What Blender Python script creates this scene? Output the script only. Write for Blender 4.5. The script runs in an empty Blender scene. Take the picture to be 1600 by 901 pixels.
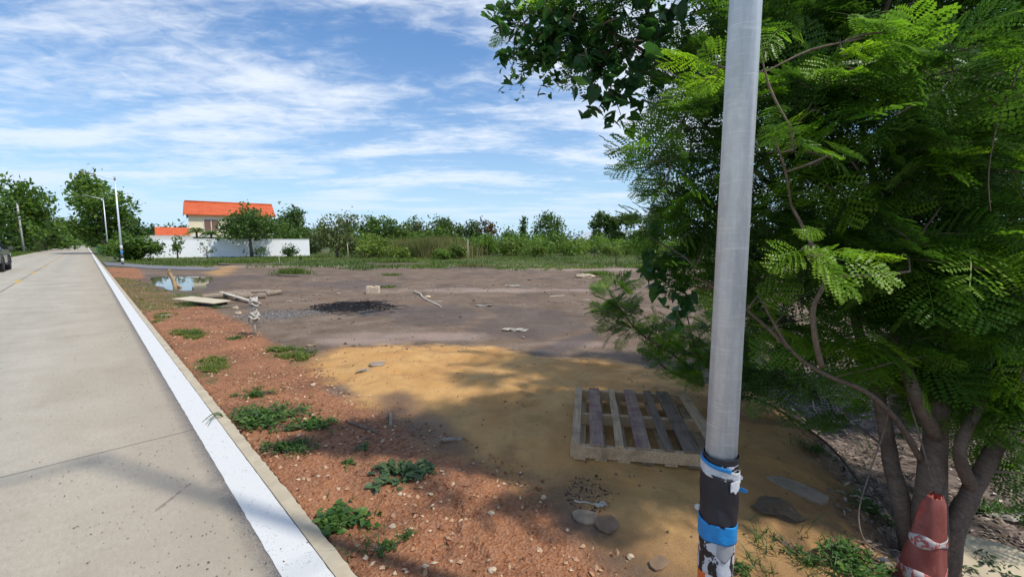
import bpy, bmesh, math, random
import numpy as np
from mathutils import Vector, Matrix
R = math.radians
PI = math.pi
rnd = random.Random(7)
rng = np.random.default_rng(11)
scene = bpy.context.scene
COL = scene.collection

# ------------------------------------------------------------------ camera
CAM_H = 1.6
PITCH = R(6.1)
FPX = 671.0
cam_d = bpy.data.cameras.new('camera')
cam_d.sensor_width = 36.0
cam_d.lens = 36.0 * FPX / 1600.0
cam_d.clip_start = 0.02
cam_d.clip_end = 12000
cam = bpy.data.objects.new('camera', cam_d)
cam.location = (0, 0, CAM_H)
cam.rotation_euler = (R(90) - PITCH, 0, 0)
COL.objects.link(cam)
scene.camera = cam

# ------------------------------------------------------------------ sky, sun, exposure
SUN_EL = R(57)
SUN_AZ = R(111.7)          # clockwise from +Y
SUNV = Vector((math.sin(SUN_AZ) * math.cos(SUN_EL), math.cos(SUN_AZ) * math.cos(SUN_EL), math.sin(SUN_EL)))
world = bpy.data.worlds.new('World')
scene.world = world
world.use_nodes = True
wn = world.node_tree.nodes
wl = world.node_tree.links
wn.clear()
w_out = wn.new('ShaderNodeOutputWorld')
w_mix = wn.new('ShaderNodeMixShader')
w_sky = wn.new('ShaderNodeTexSky')
w_sky.sky_type = 'NISHITA'
w_sky.sun_disc = False
w_sky.sun_elevation = SUN_EL
w_sky.sun_rotation = SUN_AZ
w_sky.air_density = 1.35
w_sky.dust_density = 0.0
w_sky.ozone_density = 2.6
w_bg = wn.new('ShaderNodeBackground')
w_bg.inputs['Strength'].default_value = 0.082
w_cl = wn.new('ShaderNodeBackground')
w_cl.inputs['Color'].default_value = (0.72, 0.85, 1.0, 1)
w_cl.inputs['Strength'].default_value = 0.65
tc = wn.new('ShaderNodeTexCoord')
sep = wn.new('ShaderNodeSeparateXYZ')
wl.new(tc.outputs['Generated'], sep.inputs[0])


def wmath(op, a, b=None, c=None, clamp=False):
    n = wn.new('ShaderNodeMath')
    n.operation = op
    n.use_clamp = clamp
    for i, v in enumerate((a, b, c)):
        if v is None:
            continue
        if isinstance(v, (int, float)):
            n.inputs[i].default_value = v
        else:
            wl.new(v, n.inputs[i])
    return n.outputs[0]


zc = wmath('ADD', wmath('MAXIMUM', sep.outputs[2], 0.0), 0.085)
cx = wmath('DIVIDE', sep.outputs[0], zc)
cy = wmath('DIVIDE', sep.outputs[1], zc)
comb = wn.new('ShaderNodeCombineXYZ')
wl.new(cx, comb.inputs[0])
wl.new(cy, comb.inputs[1])


def wnoise(scale, detail, rough, dist, rot=0.0, sx=1.0, sy=1.0, off=0.0):
    mp = wn.new('ShaderNodeMapping')
    mp.inputs['Rotation'].default_value = (0, 0, rot)
    mp.inputs['Scale'].default_value = (sx, sy, 1)
    mp.inputs['Location'].default_value = (off, off * 0.7, 0)
    wl.new(comb.outputs[0], mp.inputs[0])
    n = wn.new('ShaderNodeTexNoise')
    n.inputs['Scale'].default_value = scale
    n.inputs['Detail'].default_value = detail
    n.inputs['Roughness'].default_value = rough
    n.inputs['Distortion'].default_value = dist
    wl.new(mp.outputs[0], n.inputs['Vector'])
    return n.outputs['Fac']


n_big = wnoise(0.55, 4, 0.5, 0.4, R(20), 1.0, 1.6, 3.1)
n_str = wnoise(1.05, 8, 0.55, 0.5, R(-28), 0.75, 1.8, 8.0)
n_fin = wnoise(7.0, 8, 0.62, 0.6, R(-15), 1.0, 1.5, 1.0)
csum = wmath('ADD', wmath('ADD', wmath('MULTIPLY', n_big, 0.75), wmath('MULTIPLY', n_str, 0.72)), wmath('MULTIPLY', n_fin, 0.30))
cfac = wn.new('ShaderNodeMapRange')
cfac.interpolation_type = 'SMOOTHSTEP'
wl.new(csum, cfac.inputs['Value'])
cfac.inputs['From Min'].default_value = 0.77
cfac.inputs['From Max'].default_value = 1.05
cfac.inputs['To Min'].default_value = 0.05
cfac.inputs['To Max'].default_value = 0.90
w_tint = wn.new('ShaderNodeMix')
w_tint.data_type = 'RGBA'
w_tint.blend_type = 'MULTIPLY'
w_tint.inputs[0].default_value = 1.0
w_tint.inputs[7].default_value = (0.40, 0.74, 1.06, 1)
wl.new(w_sky.outputs[0], w_tint.inputs[6])
wl.new(w_tint.outputs[2], w_bg.inputs['Color'])
hor = wmath('MULTIPLY', wmath('POWER', wmath('SUBTRACT', 1.0, wmath('MAXIMUM', sep.outputs[2], 0.0)), 6.0), 0.85)
ctot = wmath('SUBTRACT', 1.0, wmath('MULTIPLY', wmath('SUBTRACT', 1.0, cfac.outputs[0]), wmath('SUBTRACT', 1.0, hor)))
wl.new(ctot, w_mix.inputs[0])
w_cc = wn.new('ShaderNodeMix')
w_cc.data_type = 'RGBA'
wl.new(wmath('MULTIPLY', hor, 1.0), w_cc.inputs[0])
w_cc.inputs[6].default_value = (0.87, 0.92, 1.0, 1)
w_cc.inputs[7].default_value = (0.50, 0.72, 1.0, 1)
wl.new(w_cc.outputs[2], w_cl.inputs['Color'])
wl.new(w_bg.outputs[0], w_mix.inputs[1])
wl.new(w_cl.outputs[0], w_mix.inputs[2])
wl.new(w_mix.outputs[0], w_out.inputs[0])

sun_d = bpy.data.lights.new('sun', 'SUN')
sun_d.energy = 2.4
sun_d.angle = R(1.8)
sun_d.color = (1.0, 0.94, 0.84)
sun = bpy.data.objects.new('sun', sun_d)
sun.rotation_euler = SUNV.to_track_quat('Z', 'Y').to_euler()
sun.location = (20, -8, 40)
COL.objects.link(sun)

scene.view_settings.view_transform = 'Standard'
scene.view_settings.look = 'None'
scene.view_settings.exposure = 0.74
scene.view_settings.gamma = 1.0
scene.view_settings.use_curve_mapping = False
scene.render.engine = 'CYCLES'
scene.cycles.max_bounces = 8
scene.cycles.transparent_max_bounces = 8
scene.cycles.transmission_bounces = 6


# ------------------------------------------------------------------ photo geometry helpers
def ray(px, py):
    u = (px - 800.0) / FPX
    v = (450.5 - py) / FPX
    c, s = math.cos(PITCH), math.sin(PITCH)
    return Vector((u, c + v * s, -s + v * c))


def at(px, py, Y):
    """world point seen at photo pixel px,py at forward distance Y"""
    d = ray(px, py)
    k = Y / d.y
    return Vector((d.x * k, Y, CAM_H + d.z * k))


def G(px, py, z=0.0):
    d = ray(px, py)
    k = (z - CAM_H) / d.z
    return Vector((d.x * k, d.y * k, z))


# ------------------------------------------------------------------ numeric noise
def _hash(ix, iy, seed):
    n = (ix.astype(np.int64) * 374761393 + iy.astype(np.int64) * 668265263 + seed * 1442695041) & 0xffffffff
    n = ((n ^ (n >> 13)) * 1274126177) & 0xffffffff
    n = (n ^ (n >> 16)) & 0xffff
    return n / 65535.0


def vnoise(x, y, seed=0):
    ix = np.floor(x)
    iy = np.floor(y)
    fx = x - ix
    fy = y - iy
    fx = fx * fx * (3 - 2 * fx)
    fy = fy * fy * (3 - 2 * fy)
    a = _hash(ix, iy, seed)
    b = _hash(ix + 1, iy, seed)
    c = _hash(ix, iy + 1, seed)
    d = _hash(ix + 1, iy + 1, seed)
    return (a * (1 - fx) + b * fx) * (1 - fy) + (c * (1 - fx) + d * fx) * fy


def fbm(x, y, seed=0, octv=4):
    s = np.zeros_like(x)
    a = 0.5
    t = 0
    for o in range(octv):
        s += a * vnoise(x * 2 ** o + 17.3 * o, y * 2 ** o + 9.1 * o, seed + o)
        t += a
        a *= 0.5
    return s / t


def sdf(poly, x, y):
    """signed distance to polygon, negative inside"""
    P = np.array([(p[0], p[1]) for p in poly], float)
    d2 = np.full(x.shape, 1e18)
    inside = np.zeros(x.shape, bool)
    n = len(P)
    for i in range(n):
        ax, ay = P[i]
        bx, by = P[(i + 1) % n]
        ex, ey = bx - ax, by - ay
        wx, wy = x - ax, y - ay
        t = np.clip((wx * ex + wy * ey) / (ex * ex + ey * ey + 1e-12), 0, 1)
        dx, dy = wx - ex * t, wy - ey * t
        d2 = np.minimum(d2, dx * dx + dy * dy)
        c = ((ay > y) != (by > y))
        with np.errstate(divide='ignore', invalid='ignore'):
            xx = (bx - ax) * (y - ay) / (by - ay + 1e-15) + ax
        inside ^= (c & (x < xx))
    d = np.sqrt(d2)
    return np.where(inside, -d, d)


def sstep(a, b, x):
    t = np.clip((x - a) / (b - a), 0, 1)
    return t * t * (3 - 2 * t)


def pxpoly(pts):
    return [G(*p) for p in pts]


# road frame: s runs along the road, t to its right
_u = ray(132, 378.8)
U = Vector((_u.x, _u.y, 0)).normalized()
T = Vector((U.y, -U.x, 0))
ROAD_ROT = math.atan2(-U.x, U.y)


def t_of(p):
    return p.x * T.x + p.y * T.y


def s_of(p):
    return p.x * U.x + p.y * U.y


def RT(s, t, z=0.0):
    return Vector((U.x * s + T.x * t, U.y * s + T.y * t, z))


T_LINE0 = t_of(G(440, 901))
T_LINE1 = t_of(G(522, 901))
T_EDGE = t_of(G(555, 901))
T_LEFT = t_of(G(0, 406))
print('road t', T_LINE0, T_LINE1, T_EDGE, T_LEFT)

# ground zones (drawn on the ground plane)
Z_SAND = pxpoly([(470, 556), (520, 541), (600, 536), (700, 533), (790, 538), (860, 553), (930, 556), (1000, 566), (1090, 585), (1200, 612), (1270, 668), (1330, 745), (1400, 850), (1440, 1000),
                 (1050, 1100), (1000, 905), (950, 850), (880, 790), (810, 735), (720, 705), (660, 672), (585, 640), (520, 605)])
Z_GRAV = pxpoly([(165, 412), (215, 418), (232, 440), (290, 470), (335, 480), (380, 505), (470, 552), (530, 608), (600, 640), (665, 678), (740, 712), (820, 745), (890, 800), (950, 850), (1010, 905), (1080, 1100), (660, 1200), (560, 901), (330, 640), (200, 480)])
Z_WET = [pxpoly(p) for p in (
    [(590, 618), (625, 612), (660, 636), (700, 668), (735, 700), (690, 698), (640, 672), (600, 645)],
    [(820, 545), (880, 524), (935, 512), (930, 525), (885, 548), (850, 552)],
    [(330, 432), (380, 428), (420, 432), (360, 440), (340, 452), (300, 458), (320, 440)],
    [(395, 522), (440, 522), (500, 545), (480, 560), (440, 548)],
    [(560, 484), (640, 476), (700, 474), (770, 488), (720, 508), (620, 504)],
    [(770, 476), (880, 482), (930, 505), (860, 530), (790, 528), (735, 512)],
    [(440, 444), (560, 436), (640, 444), (560, 452)],
    [(900, 795), (960, 800), (975, 830), (920, 825)])]
Z_YEL = pxpoly([(325, 425), (345, 414), (385, 411), (365, 420), (345, 430), (330, 432)])
Z_ASH = pxpoly([(482, 477), (530, 470), (590, 469), (622, 476), (600, 482), (540, 486), (500, 484)])
PUD = [(238, 431), (262, 429), (300, 429.5), (326, 430.5), (330, 436), (318, 441), (322, 446), (300, 450), (272, 449), (250, 443), (240, 438)]
Z_PUD = pxpoly(PUD)
Z_LIT = pxpoly([(1215, 590), (1280, 655), (1345, 740), (1400, 830), (1450, 1000), (1900, 1000), (2000, 560), (1700, 500), (1350, 505), (1200, 540)])
GREEN = [pxpoly(p) for p in (
    [(178, 432), (222, 436), (262, 452), (330, 458), (350, 470), (300, 478), (255, 482), (225, 486), (200, 470)],
    [(235, 487), (268, 485), (262, 500), (240, 502)],
    [(270, 516), (320, 514), (325, 524), (280, 528)],
    [(418, 542), (460, 541), (495, 552), (470, 560), (425, 552)],
    [(300, 560), (345, 555), (350, 575), (330, 590)])]
BANK = [G(1170, 585), G(1260, 665), G(1330, 745), G(1400, 850), G(1460, 1000), G(1600, 1400)]


def road_st(x, y):
    return x * U.x + y * U.y, x * T.x + y * T.y


_fr = random.Random(21)
FOOT = []
for _k in range(34):
    _p = G(_fr.uniform(540, 1320), _fr.uniform(565, 860))
    if _fr.random() < .9:
        FOOT.append((_p.x, _p.y, _fr.uniform(0, 3.1)))
_c1 = G(860, 520)
RUTS = [(_c1.x + 1.0, _c1.y + 2.2, 4.1), (_c1.x + 1.0, _c1.y + 2.2, 4.35), (_c1.x + 3.2, _c1.y + 2.0, 6.3)]


def height(x, y):
    x = np.asarray(x, float)
    y = np.asarray(y, float)
    s, t = road_st(x, y)
    r = np.hypot(x, y)
    z = -0.035 + 0.05 * (fbm(x * 0.35, y * 0.35, 3, 3) - 0.5) * sstep(1, 6, r)
    z += 0.022 * (fbm(x * 2.3, y * 2.3, 5, 4) - 0.5) + 0.010 * (fbm(x * 11, y * 11, 9, 3) - 0.5)
    ds = sdf(Z_SAND, x, y)
    z += 0.022 * (fbm(x * 6, y * 6, 23, 3) - 0.5) * sstep(0, -.3, ds)
    z += 0.07 * sstep(0.1, -0.7, ds) + 0.08 * sstep(0, -.4, ds) * (fbm(x * 1.7, y * 1.7, 21, 3) - 0.5)
    for fx, fy, fa in FOOT:
        m_ = (np.abs(x - fx) < .25) & (np.abs(y - fy) < .25)
        if m_.any():
            dx, dy = x[m_] - fx, y[m_] - fy
            a_ = dx * math.cos(fa) + dy * math.sin(fa)
            b_ = -dx * math.sin(fa) + dy * math.cos(fa)
            q = (a_ / .13) ** 2 + (b_ / .055) ** 2
            z[m_] += -.018 * np.exp(-q ** 2) + .007 * np.exp(-(np.sqrt(q) - 1.35) ** 2 * 9)
    for rx_, ry_, rr_ in RUTS:
        dd = np.abs(np.hypot(x - rx_, y - ry_) - rr_)
        z -= (.014 * np.exp(-(dd / .07) ** 2) - .008 * np.exp(-((dd - .13) / .05) ** 2)) * sstep(0.05, -.3, ds) * sstep(.35, .5, fbm(x * .9, y * .9, 77, 2))
    # ruts and undulation of the lot
    z += 0.03 * (fbm(x * 0.9 + 4, y * 0.25, 31, 3) - 0.5) * sstep(6, 10, y)
    # bank down to the leaf litter on the right
    dl = sdf(Z_LIT, x, y)
    drop = sstep(0.28, -0.30, dl + 0.18 * (fbm(x * 3, y * 3, 41, 3) - 0.5))
    z -= 0.30 * drop * (1 - sstep(5, 9, y))
    dp = sdf(Z_PUD, x, y)
    z = np.where(dp < 1.5, z * sstep(-0.1, 1.5, dp) + (-0.05) * (1 - sstep(-0.1, 1.5, dp)), z)
    z -= 0.10 * sstep(0.5, -0.5, dp + 0.5 * (fbm(x * 1.3, y * 1.3, 51, 3) - 0.5)) * (dp < 1.5)
    # under the road slab
    under = (t < T_EDGE + 0.02) & (t > T_LEFT - 0.1) & (s > -40)
    z = np.where(under, -0.12, z)
    z = np.where((t <= T_LEFT - 0.1), -0.04 + 0.25 * fbm(x * 0.2, y * 0.2, 61, 2) * sstep(0, -6, t - T_LEFT), z)
    # far ground flat
    z = z * (1 - sstep(80, 200, r)) - 0.05 * sstep(80, 200, r)
    return z


def hz(x, y):
    return float(height(np.array([x]), np.array([y]))[0])


def GD(px, py):
    """ground point seen at a photo pixel, on the uneven ground"""
    p = G(px, py, -0.03)
    for _ in range(4):
        z = hz(p.x, p.y)
        p = G(px, py, z)
    return p


# ------------------------------------------------------------------ materials
class MT:
    def __init__(s, name):
        s.m = bpy.data.materials.new(name)
        s.m.use_nodes = True
        s.nt = s.m.node_tree
        s.n = s.nt.nodes
        s.l = s.nt.links
        s.b = s.n['Principled BSDF']
        s.out = s.n['Material Output']

    def new(s, t, **k):
        n = s.n.new(t)
        for a, b in k.items():
            setattr(n, a, b)
        return n

    def link(s, a, b):
        s.l.new(a, b)

    def val(s, sock, v):
        if v is None:
            return
        if hasattr(v, 'is_linked') or hasattr(v, 'links'):
            s.l.new(v, sock)
        else:
            sock.default_value = v

    def math(s, op, a, b=None, clamp=False):
        n = s.new('ShaderNodeMath', operation=op, use_clamp=clamp)
        s.val(n.inputs[0], a)
        s.val(n.inputs[1], b)
        return n.outputs[0]

    def coord(s, kind='Object', scale=(1, 1, 1), rot=(0, 0, 0)):
        t = s.new('ShaderNodeTexCoord')
        mp = s.new('ShaderNodeMapping')
        mp.inputs['Scale'].default_value = scale
        mp.inputs['Rotation'].default_value = rot
        s.link(t.outputs[kind], mp.inputs[0])
        return mp.outputs[0]

    def noise(s, vec, scale, detail=4, rough=.55, dist=0.0):
        n = s.new('ShaderNodeTexNoise')
        n.inputs['Scale'].default_value = scale
        n.inputs['Detail'].default_value = detail
        n.inputs['Roughness'].default_value = rough
        n.inputs['Distortion'].default_value = dist
        s.link(vec, n.inputs['Vector'])
        return n.outputs['Fac']

    def voro(s, vec, scale, feature='F1'):
        n = s.new('ShaderNodeTexVoronoi', feature=feature)
        n.inputs['Scale'].default_value = scale
        s.link(vec, n.inputs['Vector'])
        return n

    def ramp(s, fac, stops):
        n = s.new('ShaderNodeValToRGB')
        e = n.color_ramp.elements
        while len(e) < len(stops):
            e.new(0.5)
        for i, (p, c) in enumerate(stops):
            e[i].position = p
            e[i].color = (c, c, c, 1) if isinstance(c, (int, float)) else (*c, 1)
        s.link(fac, n.inputs[0])
        return n.outputs[0]

    def mix(s, fac, a, b, mode='MIX'):
        n = s.new('ShaderNodeMix', data_type='RGBA', blend_type=mode)
        s.val(n.inputs[0], fac)
        for i, v in ((6, a), (7, b)):
            if isinstance(v, tuple):
                n.inputs[i].default_value = (*v, 1)
            elif isinstance(v, float):
                n.inputs[i].default_value = (v, v, v, 1)
            else:
                s.link(v, n.inputs[i])
        return n.outputs[2]

    def attr(s, name, out='Fac'):
        n = s.new('ShaderNodeAttribute', attribute_name=name)
        return n.outputs[out]

    def bump(s, h, strength=.3, dist=.01):
        n = s.new('ShaderNodeBump')
        n.inputs['Strength'].default_value = strength
        n.inputs['Distance'].default_value = dist
        s.link(h, n.inputs['Height'])
        s.link(n.outputs[0], s.b.inputs['Normal'])

    def set(s, color=None, rough=None, metal=None, spec=None):
        if color is not None:
            if isinstance(color, tuple):
                s.b.inputs['Base Color'].default_value = (*color, 1)
            else:
                s.link(color, s.b.inputs['Base Color'])
        if rough is not None:
            s.val(s.b.inputs['Roughness'], rough)
        if metal is not None:
            s.val(s.b.inputs['Metallic'], metal)
        if spec is not None:
            s.b.inputs['Specular IOR Level'].default_value = spec
        return s.m


def simple(name, c1, c2=None, scale=8, rough=.7, metal=0.0, bump=0.15, detail=5, spec=0.4, kind='Object', stretch=(1, 1, 1)):
    m = MT(name)
    v = m.coord(kind, stretch)
    n = m.noise(v, scale, detail, .6)
    c2 = c2 or tuple(x * .75 for x in c1)
    m.set(m.ramp(n, [(.3, c2), (.7, c1)]), rough, metal, spec)
    if bump:
        m.bump(n, bump, 0.01)
    return m.m


def leaf_mat(name, stops, trans=0.45, rough=.45, tcol=1.3):
    m = MT(name)
    tone = m.attr('tone')
    col = m.ramp(tone, stops)
    v = m.coord('Object')
    n = m.noise(v, 1.7, 2)
    col = m.mix(0.35, col, m.ramp(n, [(.3, (.6, .6, .6)), (.75, (1.0, 1.0, 1.0))]), 'MULTIPLY')
    m.set(col, rough, 0, .3)
    tr = m.new('ShaderNodeBsdfTranslucent')
    tm = m.mix(1.0, col, (tcol * 1.1, tcol * 1.15, tcol * .5), 'MULTIPLY')
    m.link(tm, tr.inputs[0])
    mx = m.new('ShaderNodeMixShader')
    mx.inputs[0].default_value = trans
    m.link(m.b.outputs[0], mx.inputs[1])
    m.link(tr.outputs[0], mx.inputs[2])
    m.link(mx.outputs[0], m.out.inputs[0])
    return m.m


M = {}


def mat_ground():
    m = MT('ground')
    v = m.coord('Object')
    A = m.new('ShaderNodeSeparateColor')
    m.link(m.attr('zoneA', 'Color'), A.inputs[0])
    B = m.new('ShaderNodeSeparateColor')
    m.link(m.attr('zoneB', 'Color'), B.inputs[0])
    C = m.new('ShaderNodeSeparateColor')
    m.link(m.attr('zoneC', 'Color'), C.inputs[0])
    big = m.noise(v, 0.22, 6, .6, .3)
    mid = m.noise(v, 1.4, 7, .62, .4)
    fine = m.noise(v, 22, 6, .7)
    grit = m.noise(v, 130, 4, .7)
    vr = m.voro(v, 55)
    dirt = m.mix(m.ramp(big, [(.38, 0.0), (.62, 1.0)]), (.140, .098, .066), (.190, .124, .080))
    dirt = m.mix(m.ramp(mid, [(.42, 0.0), (.66, 1.0)]), dirt, (.22, .165, .12))
    dirt = m.mix(m.ramp(m.noise(v, .6, 9, .72, .6), [(.50, 0.0), (.62, .8)]), dirt, (.098, .072, .054))
    dirt = m.mix(.7, dirt, m.ramp(fine, [(.3, (.5, .5, .5)), (.7, (1.35, 1.35, 1.35))]), 'MULTIPLY')
    dirt = m.mix(m.math('MULTIPLY', m.math('GREATER_THAN', grit, .66), .5), dirt, (.38, .31, .24))
    sand = m.mix(m.ramp(mid, [(.35, 0.0), (.7, 1.0)]), (.50, .265, .090), (.60, .365, .145))
    sand = m.mix(m.ramp(m.noise(v, 3.2, 5, .65, .5), [(.5, 0.0), (.68, .6)]), sand, (.33, .19, .075))
    sand = m.mix(.45, sand, m.ramp(grit, [(.3, (.62, .6, .55)), (.7, (1.25, 1.25, 1.25))]), 'MULTIPLY')
    grav = m.mix(m.ramp(mid, [(.4, 0.0), (.65, 1.0)]), (.19, .078, .036), (.40, .165, .070))
    grav = m.mix(m.ramp(vr.outputs['Color'], [(.2, 0.0), (.9, .6)]), grav, (.50, .27, .16))
    grav = m.mix(.6, grav, m.ramp(grit, [(.3, (.5, .5, .5)), (.7, (1.35, 1.3, 1.25))]), 'MULTIPLY')
    grn = m.mix(m.ramp(m.noise(v, 1.1, 6, .7), [(.4, 0.0), (.6, 1.0)]), (.085, .105, .035), (.14, .12, .062))
    grn = m.mix(m.ramp(m.noise(v, .11, 4, .6), [(.4, 0.0), (.6, .8)]), grn, (.075, .11, .03))
    lit = m.mix(m.ramp(m.noise(v, 9, 6, .7, .5), [(.35, 0.0), (.65, 1.0)]), (.06, .045, .036), (.26, .20, .165))
    col = m.mix(A.outputs[1], dirt, grav)
    col = m.mix(A.outputs[0], col, sand)
    col = m.mix(m.math('MULTIPLY', C.outputs[2], m.ramp(m.noise(v, 2.6, 5, .7, .4), [(.3, .35), (.65, 1.0)])), col, (.17, .105, .06))     # soil mixed into the sand
    col = m.mix(A.outputs[2], col, grn)
    col = m.mix(B.outputs[2], col, lit)
    col = m.mix(m.math('MULTIPLY', C.outputs[0], .8), col, (.36, .27, .22))     # pale crust
    wetc = m.mix(1.0, col, (.52, .47, .43), 'MULTIPLY')
    wetc = m.mix(.35, wetc, (.13, .10, .085))
    col = m.mix(B.outputs[0], col, wetc)
    col = m.mix(B.outputs[1], col, (.012, .011, .012))
    col = m.mix(m.math('MULTIPLY', C.outputs[1], .7), col, (.17, .16, .15))      # grey chippings
    rough = m.math('SUBTRACT', .92, m.math('MULTIPLY', B.outputs[0], .38))
    hgt = m.math('ADD', m.math('MULTIPLY', fine, .9), m.math('MULTIPLY', grit, .5))
    hgt = m.math('ADD', hgt, m.math('MULTIPLY', m.noise(v, 5, 5, .65, .3), 1.2))
    hgt = m.math('ADD', hgt, m.math('MULTIPLY', vr.outputs['Distance'], m.math('MULTIPLY', A.outputs[1], 1.2)))
    m.bump(hgt, .8, .016)
    return m.set(col, rough, 0, .25)


def mat_concrete(edge=False):
    m = MT('road concrete')
    v = m.coord('Object')
    sp = m.new('ShaderNodeSeparateXYZ')
    m.link(v, sp.inputs[0])
    X, Y = sp.outputs[0], sp.outputs[1]
    base = m.mix(m.ramp(m.noise(v, .8, 7, .65, .3), [(.35, 0.0), (.65, 1.0)]), (.385, .345, .275), (.47, .43, .355))
    base = m.mix(m.ramp(m.noise(m.coord('Object', (1, .16, 1)), 2.2, 5, .6), [(.45, 0.0), (.75, .55)]), base, (.53, .48, .39))
    grit = m.noise(v, 160, 3, .7)
    base = m.mix(.6, base, m.ramp(grit, [(.3, (.66, .66, .66)), (.7, (1.18, 1.18, 1.18))]), 'MULTIPLY')
    base = m.mix(.6, base, m.ramp(m.noise(m.coord('Object', (1, .35, 1)), 48, 5, .75), [(.3, (.74, .73, .71)), (.7, (1.15, 1.15, 1.15))]), 'MULTIPLY')
    base = m.mix(m.ramp(m.noise(v, 3.3, 6, .7, .4), [(.55, 0.0), (.8, .5)]), base, (.30, .26, .205))
    # stains
    st = m.noise(v, 1.1, 5, .6, .6)
    base = m.mix(m.ramp(st, [(.58, 0.0), (.75, .45)]), base, (.26, .225, .18))
    # droppings and bits, denser towards the kerb
    edge_f = m.new('ShaderNodeMapRange')
    m.link(X, edge_f.inputs[0])
    edge_f.inputs[1].default_value = T_LINE0 - 1.5
    edge_f.inputs[2].default_value = T_LINE0
    base = m.mix(m.math('MULTIPLY', edge_f.outputs[0], .5), base, (.36, .285, .19))
    vo = m.voro(m.coord('Object', (1, .5, 1)), 42)
    vsel = m.new('ShaderNodeSeparateColor')
    m.link(vo.outputs['Color'], vsel.inputs[0])
    th = m.math('MULTIPLY', m.math('SUBTRACT', vsel.outputs[0], m.math('SUBTRACT', .95, m.math('MULTIPLY', edge_f.outputs[0], .34))), .9)
    spec = m.math('GREATER_THAN', th, m.math('ADD', vo.outputs['Distance'], m.math('MULTIPLY', grit, .12)))
    base = m.mix(m.math('MULTIPLY', spec, .75), base, (.10, .085, .07))
    # dark grey grime band beside the painted line
    bd = m.new('ShaderNodeMapRange')
    m.link(m.math('ADD', X, m.math('MULTIPLY', m.noise(v, 6, 5, .7), .10)), bd.inputs[0])
    bd.inputs[1].default_value = T_LINE0 - .05
    bd.inputs[2].default_value = T_LINE0 + .045
    gr = m.math('MULTIPLY', bd.outputs[0], m.ramp(m.noise(v, 70, 4, .8), [(.35, .25), (.6, 1.0)]))
    base = m.mix(gr, base, (.085, .085, .095))
    lane = m.math('ABSOLUTE', m.math('SUBTRACT', m.math('PINGPONG', m.math('SUBTRACT', X, T_MID), 1.75), .9))
    lf = m.new('ShaderNodeMapRange')
    m.link(lane, lf.inputs[0])
    lf.inputs[1].default_value = .55
    lf.inputs[2].default_value = .05
    base = m.mix(m.math('MULTIPLY', m.math('MULTIPLY', lf.outputs[0], .28), m.noise(m.coord('Object', (1, .08, 1)), 3, 5, .6)), base, (.20, .18, .15))
    # transverse joints each 6 m, one long joint
    ym = m.math('PINGPONG', m.math('ADD', Y, 1.55 + m_off), 3.0)
    jy = m.math('LESS_THAN', m.math('ADD', ym, m.math('MULTIPLY', m.noise(v, 25, 3), .006)), .010)
    jx = m.math('LESS_THAN', m.math('ABSOLUTE', m.math('SUBTRACT', X, T_MID)), .02)
    j = m.math('MAXIMUM', jy, jx)
    base = m.mix(m.math('MULTIPLY', j, .75), base, (.07, .06, .05))
    # hairline cracks
    cr = m.voro(m.coord('Object', (.30, .22, 1)), 1.0, 'DISTANCE_TO_EDGE')
    wv = m.new('ShaderNodeVectorMath', operation='ADD')
    crk = m.math('LESS_THAN', m.math('ADD', cr.outputs['Distance'], m.math('MULTIPLY', m.noise(v, 5, 6, .7), .03)), .0150)
    crk = m.math('MULTIPLY', crk, m.ramp(m.noise(v, .45, 2), [(.55, 0.0), (.62, 1.0)]))
    base = m.mix(m.math('MULTIPLY', crk, .6), base, (.12, .10, .085))
    w = m.new('ShaderNodeTexWave', wave_type='BANDS', bands_direction='Y')
    w.inputs['Scale'].default_value = 28
    w.inputs['Distortion'].default_value = 1.2
    m.link(v, w.inputs['Vector'])
    h = m.math('ADD', m.math('MULTIPLY', w.outputs['Fac'], .5), grit)
    m.bump(h, .35, .004)
    return m.set(base, .85, 0, .3)


m_off = 0.0
T_MID = t_of(G(28, 440))
print('T_MID', T_MID)
M['ground'] = mat_ground()
M['road'] = mat_concrete()
M['asphalt'] = simple('side road asphalt', (.20, .20, .21), (.13, .13, .135), 14, .9)


def mat_paint(name, col, wear):
    m = MT(name)
    v = m.coord('Object')
    n = m.noise(v, 9, 7, .7)
    f = m.noise(v, 120, 3, .7)
    c = m.mix(m.ramp(n, [(.35, 0.0), (.7, .28)]), col, tuple(x * .82 for x in col))
    c = m.mix(m.math('MULTIPLY', m.math('LESS_THAN', m.math('ADD', m.math('MULTIPLY', n, .5), f), wear), .8), c, (.22, .2, .18))
    m.bump(f, .2, .003)
    return m.set(c, .9, 0, .15)


M['white_line'] = mat_paint('white road paint', (.62, .62, .60), .60)
M['yellow_line'] = mat_paint('yellow road paint', (.62, .36, .06), .68)
M['edge_conc'] = simple('kerb edge concrete', (.52, .45, .32), (.36, .30, .21), 5, .9, bump=.25)
M['whitewall'] = simple('white painted render', (.90, .91, .93), (.85, .86, .88), 1.5, .8, bump=.05)
M['cream'] = simple('cream painted render', (.84, .72, .50), (.78, .66, .45), 1.5, .8, bump=.05)
M['trim_white'] = simple('white trim', (.75, .74, .70), None, 3, .6, bump=0)
M['gable_brown'] = simple('brown bargeboard', (.20, .13, .10), None, 3, .7)
M['window_glass'] = MT('dark window glass').set((.03, .045, .06), .08, 0, .6)
M['curtain'] = simple('brown curtain', (.22, .12, .085), None, 20, .8)
M['rail'] = simple('balcony rail', (.25, .22, .2), None, 5, .5)


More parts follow.
